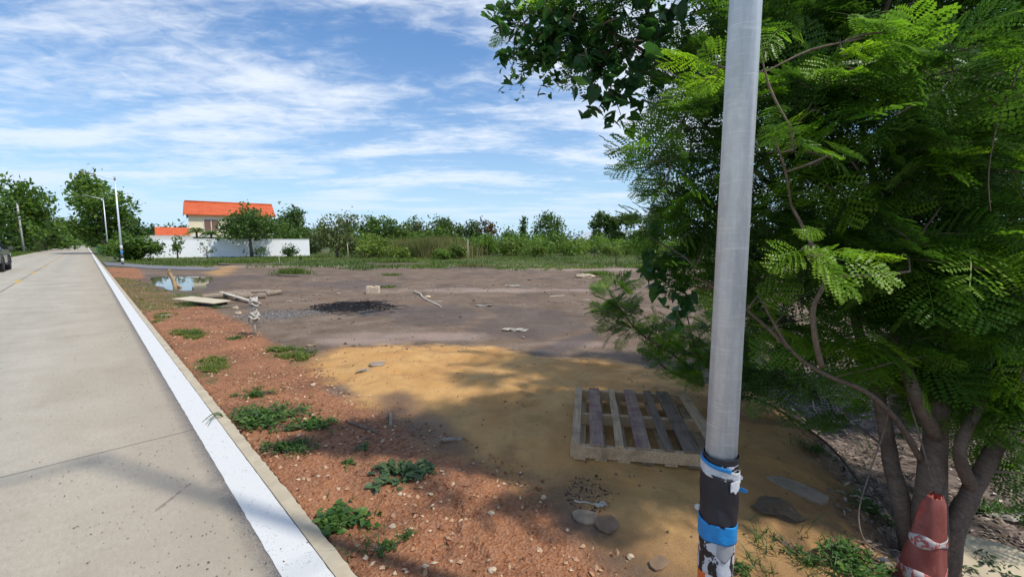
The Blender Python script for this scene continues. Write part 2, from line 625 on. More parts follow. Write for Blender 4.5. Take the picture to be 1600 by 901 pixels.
def mat_roof():
    m = MT('orange roof tiles')
    v = m.coord('Object')
    w = m.new('ShaderNodeTexWave', wave_type='BANDS', bands_direction='X')
    w.inputs['Scale'].default_value = 1.6
    m.link(v, w.inputs['Vector'])
    n = m.noise(v, 1.2, 5)
    c = m.mix(m.ramp(n, [(.3, 0.0), (.7, 1.0)]), (.50, .085, .020), (.62, .13, .035))
    c = m.mix(.25, c, m.ramp(w.outputs['Fac'], [(.0, (.7, .7, .7)), (.5, (1, 1, 1))]), 'MULTIPLY')
    m.bump(w.outputs['Fac'], .3, .03)
    return m.set(c, .5, 0, .4)


M['roof'] = mat_roof()
M['shed_roof'] = simple('corrugated metal roof', (.50, .55, .60), (.40, .44, .48), 2, .4, bump=0)
M['shed_wall'] = simple('shed wall', (.40, .42, .42), None, 2, .8, bump=0)


def mat_galv():
    m = MT('galvanised steel')
    v = m.coord('Object', (1, 1, .35))
    n1 = m.noise(v, 5, 6, .65, .8)
    n2 = m.voro(m.coord('Object', (1, 1, .8)), 60)
    n3 = m.noise(m.coord('Object', (1, 1, 14)), 9, 4, .6, .5)
    c = m.mix(m.ramp(n1, [(.35, 0.0), (.65, 1.0)]), (.56, .61, .66), (.74, .79, .82))
    c = m.mix(.3, c, m.ramp(n2.outputs['Color'], [(.0, (.75, .75, .75)), (1, (1.1, 1.1, 1.1))]), 'MULTIPLY')
    c = m.mix(m.ramp(n3, [(.56, 0.0), (.70, .8)]), c, (.84, .88, .90))  # pale streaks in the base colour imitate specular highlights
    c = m.mix(m.ramp(m.noise(m.coord('Object', (1, 1, .12)), 22, 5, .7), [(.45, 0.0), (.75, .6)]), c, (.38, .42, .46))
    c = m.mix(m.ramp(m.noise(m.coord('Object', (1, 1, .5)), 4, 6, .75, 1.2), [(.60, 0.0), (.66, .45)]), c, (.42, .44, .44))
    r = m.ramp(n1, [(.3, .36), (.7, .54)])
    m.bump(n1, .08, .004)
    return m.set(c, r, .3, .5)


M['galv'] = mat_galv()
M['black_wrap'] = simple('black plastic wrap', (.028, .028, .036), (.014, .014, .018), 12, .5, bump=.6)


def mat_torn():
    m = MT('torn tape residue')
    v = m.coord('Object', (1, 1, .8))
    n = m.noise(v, 14, 5, .6, .9)
    n2 = m.noise(v, 60, 4, .6)
    k = m.ramp(n, [(.49, 0.0), (.505, 1.0)])
    c = m.mix(k, (.012, .012, .014), m.mix(n2, (.38, .40, .45), (.62, .64, .68)))
    m.bump(n, .5, .006)
    return m.set(c, .5, 0, .5)


M['torn'] = mat_torn()
M['blue_tape'] = simple('blue tape', (.015, .26, .62), (.01, .18, .47), 30, .4, bump=.5)
M['white_wrap'] = simple('white plastic sheet', (.66, .68, .70), (.36, .38, .42), 25, .45, bump=.5)
M['orange_band'] = simple('orange reflective sheet', (.78, .17, .04), (.65, .12, .03), 8, .4)
M['white_band'] = simple('white reflective sheet', (.68, .70, .74), (.55, .57, .6), 8, .4)
M['black_paint'] = simple('black paint', (.03, .03, .035), None, 8, .5)
M['panel_dark'] = simple('solar panel', (.03, .04, .07), (.02, .025, .04), 5, .15, bump=0)
M['lamp_grey'] = simple('lamp housing', (.35, .36, .38), None, 6, .5)


def mat_wood(name, a, b, stain=None):
    m = MT(name)
    v = m.coord('Object', (1, .06, 1))
    n = m.noise(v, 60, 6, .65, .3)
    n2 = m.noise(m.coord('Object'), 7, 5, .6, .4)
    c = m.ramp(n, [(.3, b), (.7, a)])
    c = m.mix(m.ramp(n2, [(.5, 0.0), (.72, .6)]), c, tuple(x * .45 for x in b))
    if stain:
        c = m.mix(m.ramp(m.noise(m.coord('Object'), 11, 4, .6), [(.42, 0.0), (.62, .75)]), c, stain)
    m.bump(n, .5, .004)
    return m.set(c, .85, 0, .2)


M['wood'] = mat_wood('weathered pallet wood', (.56, .42, .26), (.33, .22, .13))
M['wood_purple'] = mat_wood('purple stained wood', (.40, .29, .20), (.22, .15, .11), (.21, .10, .115))
M['wood_dark'] = mat_wood('charred wood', (.24, .18, .13), (.11, .082, .06))
M['wood_pale'] = mat_wood('bleached wood', (.62, .56, .46), (.42, .36, .28))
M['log_grey'] = mat_wood('grey log', (.36, .29, .22), (.17, .13, .10))
M['bark'] = mat_wood('tree bark', (.21, .155, .115), (.10, .072, .055))
M['bark_pale'] = mat_wood('pale bark', (.25, .19, .145), (.13, .095, .07))
M['bark_far'] = simple('distant bark', (.17, .14, .11), None, 6, .9, bump=0)
M['stone'] = simple('grey stone', (.36, .30, .23), (.20, .16, .12), 9, .9, bump=.5)
M['stone_pale'] = simple('pale stone', (.58, .47, .33), (.40, .31, .21), 9, .9, bump=.5)
M['paper'] = simple('pale paper', (.74, .70, .62), (.60, .56, .48), 9, .8, bump=.3)
M['white_rag'] = simple('dirty white rag', (.60, .56, .50), (.36, .32, .27), 24, .9, bump=.8)
M['cardboard'] = simple('pale board', (.58, .50, .36), (.44, .37, .26), 5, .85)
M['block'] = simple('pale block', (.62, .50, .36), (.48, .37, .26), 12, .9, bump=.4)
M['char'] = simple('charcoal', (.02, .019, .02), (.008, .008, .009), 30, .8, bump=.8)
M['water'] = None


def mat_cone():
    m = MT('faded red plastic')
    v = m.coord('Object', (1, 1, .35))
    n = m.noise(v, 12, 6, .65, .4)
    n2 = m.noise(m.coord('Object'), 30, 5, .7)
    c = m.mix(m.ramp(n, [(.35, 0.0), (.7, 1.0)]), (.42, .105, .085), (.55, .22, .18))
    c = m.mix(m.ramp(n2, [(.58, 0.0), (.75, .5)]), c, (.12, .045, .035))
    m.bump(n2, .3, .004)
    return m.set(c, .6, 0, .35)


M['cone'] = mat_cone()


def mat_band():
    m = MT('peeling white band')
    v = m.coord('Object')
    n = m.noise(v, 22, 5, .65, .5)
    c = m.mix(m.ramp(n, [(.47, 0.0), (.52, 1.0)]), (.38, .09, .075), (.50, .45, .42))
    m.bump(n, .4, .004)
    return m.set(c, .6, 0, .3)


M['cone_band'] = mat_band()
mw = MT('muddy puddle water')
wv_ = mw.coord('Object')
mw.bump(mw.noise(wv_, 3, 3), .03, .01)
mw.set((.10, .085, .06), .03, 0, .5)
mw.b.inputs['IOR'].default_value = 1.33
M['water'] = mw.m

# leaves
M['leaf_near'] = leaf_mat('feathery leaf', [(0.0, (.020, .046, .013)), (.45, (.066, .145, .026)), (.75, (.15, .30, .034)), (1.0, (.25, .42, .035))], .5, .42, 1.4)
M['leaf_blue'] = leaf_mat('small oval leaf', [(0.0, (.018, .044, .018)), (.6, (.042, .10, .038)), (1.0, (.10, .18, .06))], .35, .45, 1.1)
M['leaf_vine'] = leaf_mat('heart shaped leaf', [(0.0, (.028, .075, .025)), (.6, (.055, .16, .045)), (1.0, (.14, .32, .08))], .42, .35, 1.2)
M['leaf_dark'] = leaf_mat('dark far leaf', [(0.0, (.034, .068, .020)), (.5, (.080, .145, .036)), (1.0, (.16, .25, .06))], .35, .6)
M['leaf_mid'] = leaf_mat('green far leaf', [(0.0, (.045, .092, .020)), (.5, (.115, .205, .036)), (1.0, (.24, .35, .06))], .4, .6)
M['leaf_light'] = leaf_mat('yellow green far leaf', [(0.0, (.07, .11, .022)), (.5, (.16, .235, .040)), (1.0, (.28, .36, .07))], .35, .6)
M['leaf_olive'] = leaf_mat('olive pale leaf', [(0.0, (.07, .095, .035)), (.5, (.14, .175, .065)), (1.0, (.24, .26, .11))], .3, .6)
M['reed'] = leaf_mat('dry reeds', [(0.0, (.08, .12, .03)), (.5, (.17, .175, .06)), (1.0, (.34, .26, .12))], .25, .7)
M['grass'] = leaf_mat('grass', [(0.0, (.055, .105, .02)), (.6, (.13, .20, .035)), (1.0, (.28, .27, .09))], .35, .6)
M['weed'] = leaf_mat('weed leaf', [(0.0, (.035, .085, .022)), (.6, (.085, .18, .035)), (1.0, (.20, .29, .06))], .3, .5)
M['weed_dark'] = leaf_mat('dull weed leaf', [(0.0, (.045, .08, .035)), (.6, (.085, .145, .06)), (1.0, (.14, .21, .08))], .25, .55)
M['red_leaf'] = leaf_mat('reddish leaf', [(0.0, (.07, .055, .03)), (.5, (.14, .09, .055)), (1.0, (.12, .15, .05))], .3, .6)


def mat_tone(name, stops, rough=.85):
    m = MT(name)
    v = m.coord('Object')
    c = m.ramp(m.attr('tone'), stops)
    n = m.noise(v, 90, 3, .6)
    c = m.mix(.4, c, m.ramp(n, [(.3, (.7, .7, .7)), (.7, (1.15, 1.15, 1.15))]), 'MULTIPLY')
    return m.set(c, rough, 0, .25)


M['pebble'] = mat_tone('laterite pebbles', [(0.0, (.14, .055, .030)), (.4, (.27, .115, .06)), (.75, (.40, .19, .10)), (.93, (.50, .32, .19)), (1.0, (.62, .50, .35))])
M['chips'] = mat_tone('grey chippings', [(0.0, (.08, .075, .07)), (.6, (.19, .185, .175)), (1.0, (.38, .37, .35))])
M['litter'] = mat_tone('dry leaf litter', [(0.0, (.065, .045, .036)), (.5, (.22, .165, .13)), (.85, (.40, .32, .26)), (1.0, (.58, .50, .42))])
M['crumb'] = mat_tone('soil crumbs', [(0.0, (.06, .045, .035)), (.6, (.17, .12, .085)), (1.0, (.36, .27, .17))])


# ------------------------------------------------------------------ object helpers
def tag(o, label=None, cat=None, group=None, kind=None):
    if label:
        o['label'] = label
    if cat:
        o['category'] = cat
    if group:
        o['group'] = group
    if kind:
        o['kind'] = kind
    return o


def empty(name, loc, rz=0.0):
    o = bpy.data.objects.new(name, None)
    o.empty_display_size = 0.2
    COL.objects.link(o)
    o.location = loc
    o.rotation_euler = (0, 0, rz)
    return o


def np_mesh(name, V, F, mat, parent=None, tone=None, smooth=False, loc=None, rot=None):
    """V (n,3); F (m,k) int"""
    V = np.asarray(V, np.float32)
    F = np.asarray(F, np.int32)
    k = F.shape[1]
    me = bpy.data.meshes.new(name)
    me.vertices.add(len(V))
    me.vertices.foreach_set('co', V.ravel())
    me.loops.add(F.size)
    me.loops.foreach_set('vertex_index', F.ravel())
    me.polygons.add(len(F))
    me.polygons.foreach_set('loop_start', np.arange(0, F.size, k, dtype=np.int32))
    me.polygons.foreach_set('loop_total', np.full(len(F), k, np.int32))
    me.polygons.foreach_set('use_smooth', np.full(len(F), bool(smooth)))
    me.update(calc_edges=True)
    if tone is not None:
        a = me.attributes.new('tone', 'FLOAT', 'FACE')
        a.data.foreach_set('value', np.asarray(tone, np.float32))
    me.materials.append(mat)
    o = bpy.data.objects.new(name, me)
    COL.objects.link(o)
    if parent:
        o.parent = parent
    if loc is not None:
        o.location = loc
    if rot is not None:
        o.rotation_euler = rot
    return o


def quads_mesh(name, Q, mat, parent=None, tone=None, origin=None, smooth=False):
    """Q (n,4,3) loose quads in world coordinates"""
    Q = np.asarray(Q, np.float32)
    n = len(Q)
    if parent is not None and origin is None:
        origin = parent.location
    V = Q.reshape(-1, 3).copy()
    if origin is not None:
        V -= np.array(origin, np.float32)
    F = np.arange(n * 4, dtype=np.int32).reshape(n, 4)
    return np_mesh(name, V, F, mat, parent, tone, smooth, None if parent is not None else origin)


class MB:
    """collects simple solids into one mesh"""

    def __init__(s):
        s.bm = bmesh.new()

    def box(s, x0, x1, y0, y1, z0, z1, mtx=None, bevel=0.0):
        g = bmesh.new()
        vs = [g.verts.new((x, y, z)) for x in (x0, x1) for y in (y0, y1) for z in (z0, z1)]
        for f in ((0, 1, 3, 2), (4, 6, 7, 5), (0, 4, 5, 1), (2, 3, 7, 6), (0, 2, 6, 4), (1, 5, 7, 3)):
            g.faces.new([vs[i] for i in f])
        if bevel:
            bmesh.ops.bevel(g, geom=g.edges[:], offset=bevel, segments=2, affect='EDGES', profile=.5)
        return s.add(g, mtx)

    def add(s, g, mtx=None):
        if mtx is not None:
            g.transform(mtx)
        me = bpy.data.meshes.new('tmp')
        g.to_mesh(me)
        g.free()
        s.bm.from_mesh(me)
        bpy.data.meshes.remove(me)
        return s

    def lathe(s, prof, seg=20, mtx=None, cap=True, smooth=True):
        g = bmesh.new()
        rings = []
        for r, z in prof:
            rings.append([g.verts.new((r * math.cos(2 * PI * i / seg), r * math.sin(2 * PI * i / seg), z)) for i in range(seg)])
        for a, b in zip(rings, rings[1:]):
            for i in range(seg):
                f = g.faces.new((a[i], a[(i + 1) % seg], b[(i + 1) % seg], b[i]))
                f.smooth = smooth
        if cap:
            g.faces.new(rings[0][::-1])
            g.faces.new(rings[-1])
        return s.add(g, mtx)

    def tube(s, pts, radii, seg=8, cap=True, lumpy=0.0, seed=1):
        pts = [Vector(p) for p in pts]
        if not isinstance(radii, (list, tuple)):
            radii = [radii] * len(pts)
        rr = random.Random(seed)
        g = bmesh.new()
        rings = []
        ref = Vector((0.13, 0.31, 0.94)).normalized()
        for i, p in enumerate(pts):
            d = (pts[min(i + 1, len(pts) - 1)] - pts[max(i - 1, 0)])
            if d.length < 1e-9:
                d = Vector((0, 0, 1))
            d.normalize()
            if abs(d.dot(ref)) > .95:
                ref = Vector((.9, .1, .2)).normalized()
            a = d.cross(ref).normalized()
            b = d.cross(a)
            ref = b.cross(d) if False else ref
            ring = []
            for k in range(seg):
                th = 2 * PI * k / seg
                r = radii[i] * (1 + lumpy * rr.uniform(-1, 1))
                ring.append(g.verts.new(p + a * (r * math.cos(th)) + b * (r * math.sin(th))))
            rings.append(ring)
        for a, b in zip(rings, rings[1:]):
            for k in range(seg):
                f = g.faces.new((a[k], a[(k + 1) % seg], b[(k + 1) % seg], b[k]))
                f.smooth = True
        if cap:
            g.faces.new(rings[0][::-1])
            g.faces.new(rings[-1])
        return s.add(g)

    def prism(s, poly, h0, h1, mtx=None, bevel=0.0):
        """poly in xy extruded along z"""
        g = bmesh.new()
        a = [g.verts.new((p[0], p[1], h0)) for p in poly]
        b = [g.verts.new((p[0], p[1], h1)) for p in poly]
        g.faces.new(a[::-1])
        g.faces.new(b)
        n = len(poly)
        for i in range(n):
            g.faces.new((a[i], a[(i + 1) % n], b[(i + 1) % n], b[i]))
        if bevel:
            bmesh.ops.bevel(g, geom=g.edges[:], offset=bevel, segments=2, affect='EDGES', profile=.5)
        return s.add(g, mtx)

    def build(s, name, mat, parent=None, loc=None, rot=None, world_origin=None):
        bmesh.ops.recalc_face_normals(s.bm, faces=s.bm.faces[:])
        me = bpy.data.meshes.new(name)
        s.bm.to_mesh(me)
        s.bm.free()
        if isinstance(mat, (list, tuple)):
            for x in mat:
                me.materials.append(x)
        else:
            me.materials.append(mat)
        if world_origin is not None:
            me.transform(Matrix.Translation(-Vector(world_origin)))
        o = bpy.data.objects.new(name, me)
        COL.objects.link(o)
        if parent:
            o.parent = parent
        if loc is not None:
            o.location = loc
        elif world_origin is not None and parent is None:
            o.location = world_origin
        if rot is not None:
            o.rotation_euler = rot
        return o


def smooth_path(pts, radii=None, n=5):
    """Catmull-Rom resample"""
    P = [Vector(p) for p in pts]
    out, rad = [], []
    for i in range(len(P) - 1):
        p0, p1, p2, p3 = P[max(i - 1, 0)], P[i], P[i + 1], P[min(i + 2, len(P) - 1)]
        for k in range(n):
            t = k / n
            out.append(.5 * ((2 * p1) + (p2 - p0) * t + (2 * p0 - 5 * p1 + 4 * p2 - p3) * t * t + (3 * p1 - p0 - 3 * p2 + p3) * t ** 3))
            if radii:
                rad.append(radii[i] * (1 - t) + radii[i + 1] * t)
    out.append(P[-1])
    if radii:
        rad.append(radii[-1])
        return out, rad
    return out


# ------------------------------------------------------------------ GROUND
def build_ground():
    fa = np.radians(np.arange(-63, 63.01, 0.27))
    ra = np.radians(np.arange(66, 297 - 1, 4.0))
    ang = np.concatenate([fa, ra])
    nr = 700
    rad = 0.35 * (6000 / 0.35) ** (np.arange(nr) / (nr - 1))
    # denser near: remap so that rings spread well between 1 and 60 m
    rad = np.concatenate([np.geomspace(.35, 1.2, 30), np.geomspace(1.2, 60, 520)[1:], np.geomspace(60, 6000, 70)[1:]])
    nr = len(rad)
    na = len(ang)
    A, Rr = np.meshgrid(ang, rad)
    X = Rr * np.sin(A)
    Y = Rr * np.cos(A)
    X = X.ravel()
    Y = Y.ravel()
    Z = height(X, Y)
    V = np.stack([X, Y, Z], 1)
    i = np.arange(nr - 1)[:, None]
    j = np.arange(na)[None, :]
    j2 = (j + 1) % na
    F = np.stack([i * na + j, i * na + j2, (i + 1) * na + j2, (i + 1) * na + j], -1).reshape(-1, 4)
    # centre
    V = np.vstack([V, [[0, 0, hz(0, 0)]]])
    c = len(V) - 1
    jj = np.arange(0, na, 1)
    F2 = np.stack([np.full(na, c), np.full(na, c), jj, (jj + 1) % na], -1)
    o = np_mesh('ground', V, F, M['ground'], smooth=True)
    me = o.data
    X = V[:, 0]
    Y = V[:, 1]
    n1 = fbm(X * 1.5, Y * 1.5, 101, 4) - .5
    n2 = fbm(X * 6, Y * 6, 111, 4) - .5
    n3 = fbm(X * .3, Y * .3, 121, 3) - .5
    wob = n1 * .5 + n2 * .25
    dsand = sdf(Z_SAND, X, Y) + wob * .7
    sandm = sstep(.16, -.24, dsand + n2 * .35)
    dg = sdf(Z_GRAV, X, Y) + wob * .5
    grav = sstep(.10, -.10, dg)
    s, t = road_st(X, Y)
    grav = np.maximum(grav, sstep(.25, .05, t - T_EDGE) * (t > T_EDGE - .2) * .8)
    # field beyond the lot
    edge_y = 27.5 + .9 * n3 * 6 + .12 * (X < -8) * np.abs(X + 8)
    field = sstep(-1.2, 1.6, (Y - edge_y) + n1 * 5)
    field = np.maximum(field, sstep(0, -.6, (t - T_LEFT + .8) + n1 * 1.2))
    field *= 1 - sstep(0.2, -1.0, sdf(Z_YEL, X, Y))
    for g in GREEN:
        d = sdf(g, X, Y) + n1 * .6 + n2 * .6
        field = np.maximum(field, sstep(.12, -.10, d) * .65)
    field *= 1 - sandm
    wet = np.zeros_like(X)
    for g in Z_WET:
        rr_ = .25 if g[0].y > 7 else .12
        wet = np.maximum(wet, sstep(rr_, -rr_, sdf(g, X, Y) + wob * (2.0 if g[0].y > 7 else .5)) * (.7 if g[0].y > 7 else 1))
    dp = sdf(Z_PUD, X, Y)
    wet = np.maximum(wet, sstep(1.0, 0.1, dp + n1 * 1.2))
    ash = sstep(.14, -.14, sdf(Z_ASH, X, Y) + n2 * 1.6 + n1 * 1.3)
    lit = sstep(.10, -.14, sdf(Z_LIT, X, Y) + wob * .6)
    yel = sstep(.5, -.5, sdf(Z_YEL, X, Y) + n1)
    sandm = np.maximum(sandm, yel * .6)
    pale = np.zeros_like(X)
    for (px, py, rx, ry) in ((640, 522, 1.9, .42), (560, 528, 1.2, .35), (890, 532, .8, .28), (760, 452, 4, .9), (1000, 420, 9, 1.4), (700, 414, 12, 1.2), (480, 415, 9, 1.5)):
        p = G(px, py)
        d = np.hypot((X - p.x) / rx, (Y - p.y) / ry)
        pale = np.maximum(pale, sstep(1.2, .2, d + n1 * 1.6) * .8)
    p = GD(438, 492)
    chips = sstep(1.1, .3, np.hypot((X - p.x) / 1.0, (Y - p.y) / .75) + n2 * 1.2)

    def cattr(nm, a, b, c_):
        at_ = me.attributes.new(nm, 'FLOAT_COLOR', 'POINT')
        arr = np.stack([a, b, c_, np.ones_like(a)], 1).astype(np.float32)
        at_.data.foreach_set('color', arr.ravel())
    cattr('zoneA', sandm, grav, field)
    cattr('zoneB', wet, ash, lit)
    dirty = np.zeros_like(X)
    for (px, py, rx, ry) in ((1240, 800, .8, .7), (1300, 720, .5, .6), (1000, 880, .6, .45), (1150, 640, .7, .5), (900, 770, .4, .3), (1120, 900, .7, .5)):
        p = G(px, py)
        d = np.hypot((X - p.x) / rx, (Y - p.y) / ry)
        dirty = np.maximum(dirty, sstep(1.25, .3, d + n1 * 1.4 + n2 * .6))
    cattr('zoneC', pale, chips, dirty * .8)
    tag(o, kind='structure')
    return o


build_ground()

# puddle water: one level sheet in the hollow
pp = Z_PUD
cxp = sum(p.x for p in pp) / len(pp)
cyp = sum(p.y for p in pp) / len(pp)
PUD_Z = -0.075
MB().prism([((p.x - cxp) * 1.10, (p.y - cyp) * 1.12) for p in pp], -0.002, 0, None).build('puddle_water', M['water'], loc=(cxp, cyp, PUD_Z))
tag(bpy.data.objects['puddle_water'], kind='structure')

# ------------------------------------------------------------------ ROAD
S0, S1 = -30.0, 420.0


def road_sheet(name, t0, t1, z0, z1, mat, s0=S0, s1=S1, div=1.5, rag=0.0, seed=1):
    rr = np.random.default_rng(seed)
    ss = np.arange(s0, s1 + .01, div)
    n = len(ss)
    e0 = t0 + (rr.uniform(-rag, rag, n) if name == 'edge_line' else np.zeros(n))
    e1 = t1 + rr.uniform(-rag, rag, n)
    V = []
    for k in range(n):
        V += [(e0[k], ss[k], z0), (e1[k], ss[k], z0), (e1[k], ss[k], z1), (e0[k], ss[k], z1)]
    F = []
    for k in range(n - 1):
        a = 4 * k
        b = a + 4
        F += [(a + 3, a + 2, b + 2, b + 3), (a + 1, b + 1, b + 2, a + 2), (a, a + 3, b + 3, b), (a, b, b + 1, a + 1)]
    F += [(0, 1, 2, 3), (4 * n - 4, 4 * n - 1, 4 * n - 2, 4 * n - 3)]
    o = np_mesh(name, V, F, mat, rot=(0, 0, ROAD_ROT))
    return tag(o, kind='structure')


road_sheet('road', T_LEFT + .25, T_LINE1 + .004, -.18, 0, M['road'])
road_sheet('road_shoulder', T_LEFT - .1, T_LEFT + .247, -.18, .012, M['edge_conc'])
# outer concrete kerb strip, ragged on the earth side
road_sheet('kerb', T_LINE1 + .006, T_EDGE + .01, -.18, .003, M['edge_conc'], S0, 60, .045, .006, 3)
road_sheet('kerb_far', T_LINE1 + .008, T_EDGE + .02, -.18, .003, M['edge_conc'], 60.2, S1, 3)
road_sheet('edge_line', T_LINE0, T_LINE1, 0.0, .004, M['white_line'], S0, 80, .06, .0022, 4)
road_sheet('edge_line_far', T_LINE0, T_LINE1, 0.0, .004, M['white_line'], 80.1, S1, 3)
sd0 = s_of(G(28, 440))
for k in range(14):
    road_sheet('centre_dash', T_MID - .06, T_MID + .06, 0.001, .005, M['yellow_line'], sd0 - 1.0 + k * 9.0 * .82, sd0 + 1.0 + k * 9.0 * .82, .2, .006, 9 + k)
# side road apron
side = [(160, 409.5), (192, 411), (235, 414.5), (300, 417), (345, 419), (330, 421.5), (285, 421), (235, 419.5), (190, 416), (166, 414.5)]
sp_ = pxpoly(side)
MB().prism([(p.x, p.y) for p in sp_], -.10, .012).build('side_road', M['asphalt'])
tag(bpy.data.objects['side_road'], kind='structure')

exec_marker = True

# ------------------------------------------------------------------ foliage tools
def rot_basis(d, up):
    """rows of frames: x = d, z ~ up. arrays (n,3)"""
    d = d / np.linalg.norm(d, axis=1, keepdims=True)
    y = np.cross(up, d)
    ln = np.linalg.norm(y, axis=1, keepdims=True)
    y = np.where(ln < 1e-4, np.array([[0., 1., 0.]]), y / np.maximum(ln, 1e-6))
    z = np.cross(d, y)
    return np.stack([d, y, z], 1)          # (n, 3 axes, 3)


def unit(v):
    return v / np.maximum(np.linalg.norm(v, axis=-1, keepdims=True), 1e-9)


def rand_dirs(n, g=rng):
    return unit(g.normal(size=(n, 3)))


def leaflets_along(L, n, w, ll, droop, fwd, seed, petiole=.12):
    """one pinna: n pairs of leaflets beside a rachis of length L along +x -> (2n,4,3)"""
    g = np.random.default_rng(seed)
    x = np.linspace(petiole, 1.0, n) * L
    prof = np.sin(np.clip((np.linspace(0.10, 1.0, n)) * PI * .93, 0, PI)) ** .45
    out = []
    for sgn in (1, -1):
        ln = ll * prof * g.uniform(.85, 1.1, n)
        bx = x
        bz = -droop * (x / L) ** 2 * L
        dx = ln * fwd
        dy = sgn * ln * math.sqrt(1 - fwd * fwd)
        dz = -ln * g.uniform(.0, .35, n)
        hw = w * .5
        base = np.stack([bx, np.zeros(n), bz], 1)
        tip = base + np.stack([dx, dy, dz], 1)
        mid = (base + tip) / 2
        side = np.stack([np.full(n, hw), np.zeros(n), np.zeros(n)], 1)
        out.append(np.stack([base, mid + side, tip, mid - side], 1))
    return np.concatenate(out)


def frond_template(seed, npin=8, nlf=11, L=1.0, coarse=False):
    """bipinnate leaf of unit length -> quads (m,4,3)"""
    g = np.random.default_rng(seed)
    allq = []
    droop = g.uniform(.10, .35)
    for i in range(npin):
        f = (i + 1.0) / npin
        px = (.20 + .78 * f)
        pz = -droop * px * px
        plen = (.42 * math.sin(PI * (.22 + .66 * f)) + .07) * g.uniform(.88, 1.1)
        for sgn in (1, -1):
            q = leaflets_along(plen, nlf, plen / nlf * 1.0, .090 * g.uniform(.9, 1.1), g.uniform(.1, .35), .28, seed * 91 + i * 7 + sgn)
            th = sgn * R(g.uniform(58, 72) - 28 * f)
            c, s = math.cos(th), math.sin(th)
            roll = g.uniform(-.30, .30) - sgn * .15
            # roll about pinna axis then yaw
            y = q[..., 1] * math.cos(roll) - q[..., 2] * math.sin(roll)
            z = q[..., 1] * math.sin(roll) + q[..., 2] * math.cos(roll)
            x = q[..., 0]
            allq.append(np.stack([x * c - y * s + px, x * s + y * c, z + pz], -1))
    # rachis
    for k in range(6):
        a, b = k / 6, (k + 1) / 6
        w = .006
        allq.append(np.array([[[a, -w, -droop * a * a], [b, -w, -droop * b * b], [b, w, -droop * b * b], [a, w, -droop * a * a]]]))
    return np.concatenate(allq)


def pinnate_template(seed, n=9, w=.5):
    """once pinnate leaf with oval leaflets, unit length"""
    g = np.random.default_rng(seed)
    q = leaflets_along(1.0, n, .085 * w / .5, .26, g.uniform(.2, .6), .25, seed)
    return q


FROND = [frond_template(100 + i, 6, 8) for i in range(5)]
FROND_LO = [frond_template(200 + i, 5, 6) for i in range(4)]
PINN = [pinnate_template(300 + i) for i in range(4)]


def heart_template():
    pts = [(0, 0), (-.18, .30), (.10, .48), (.55, .34), (1.0, 0), (.55, -.34), (.10, -.48), (-.18, -.30)]
    z = [0, .05, .10, .05, -.18, .05, .10, .05]
    P = [np.array([pts[i][0], pts[i][1], z[i]]) for i in range(8)]
    c = np.array([.45, 0, -.03])
    return np.array([[P[0], P[1], P[2], c], [c, P[2], P[3], P[4]], [c, P[4], P[5], P[6]], [P[0], c, P[6], P[7]]])


HEART = [heart_template()]


def oval_template():
    return [np.array([[[0, 0, 0], [.35, .20, .03], [.75, .17, .0], [1, 0, -.12]], [[0, 0, 0], [1, 0, -.12], [.75, -.17, 0], [.35, -.20, .03]]])]


OVAL = oval_template()


def place_templates(temps, pos, dirs, ups, scales, tones, jitter=.12, g=rng):
    """-> quads, tones"""
    which = g.integers(0, len(temps), len(pos))
    Q, TN = [], []
    B = rot_basis(dirs, ups)
    for k, t in enumerate(temps):
        idx = np.nonzero(which == k)[0]
        if len(idx) == 0:
            continue
        q = np.einsum('mvj,njk->nmvk', t, B[idx]) * scales[idx][:, None, None, None] + pos[idx][:, None, None, :]
        Q.append(q.reshape(-1, 4, 3))
        tn = np.repeat(tones[idx], t.shape[0]) + g.uniform(-jitter, jitter, len(idx) * t.shape[0]) * .5
        TN.append(tn)
    return np.concatenate(Q).astype(np.float32), np.clip(np.concatenate(TN), 0, 1)


def crown_cloud(lobes, n, size, g, tone_mu=.42, gap=.15):
    """leaf cards spread in ellipsoid lobes; lobes: (cx,cy,cz,rx,ry,rz)"""
    L = np.array(lobes, float)
    wgt = L[:, 3] * L[:, 5]
    idx = g.choice(len(L), n, p=wgt / wgt.sum())
    d = rand_dirs(n, g)
    r = g.uniform(.0, 1, n) ** .38
    # broken outline
    r = r * (1 + .22 * np.sin(d[:, 0] * 7 + idx) * np.sin(d[:, 2] * 6 + idx * 2.1))
    P = L[idx, :3] + d * r[:, None] * L[idx, 3:6]
    # sprays: clump leaves around fewer anchor points
    m = max(20, n // 9)
    anc = P[:m]
    ai = g.integers(0, m, n)
    P = np.where((g.random(n) < .72)[:, None], anc[ai] + g.normal(size=(n, 3)) * size * 1.5, P)
    nrm = unit(d * .8 + rand_dirs(n, g) * .9 + np.array([0, 0, .5]))
    tdir = unit(np.cross(nrm, rand_dirs(n, g)))
    bdir = np.cross(nrm, tdir)
    sz = size * g.uniform(.55, 1.35, n)[:, None]
    Q = np.stack([P - tdir * sz, P + bdir * sz * .52 - tdir * sz * .1, P + tdir * sz, P - bdir * sz * .52 + tdir * sz * .1], 1)
    lobe_t = g.uniform(-.16, .16, len(L))
    anc_t = g.uniform(-.2, .2, m)
    tone = tone_mu + lobe_t[idx] + anc_t[ai] + g.uniform(-.2, .2, n)
    return Q, np.clip(tone, 0, 1)


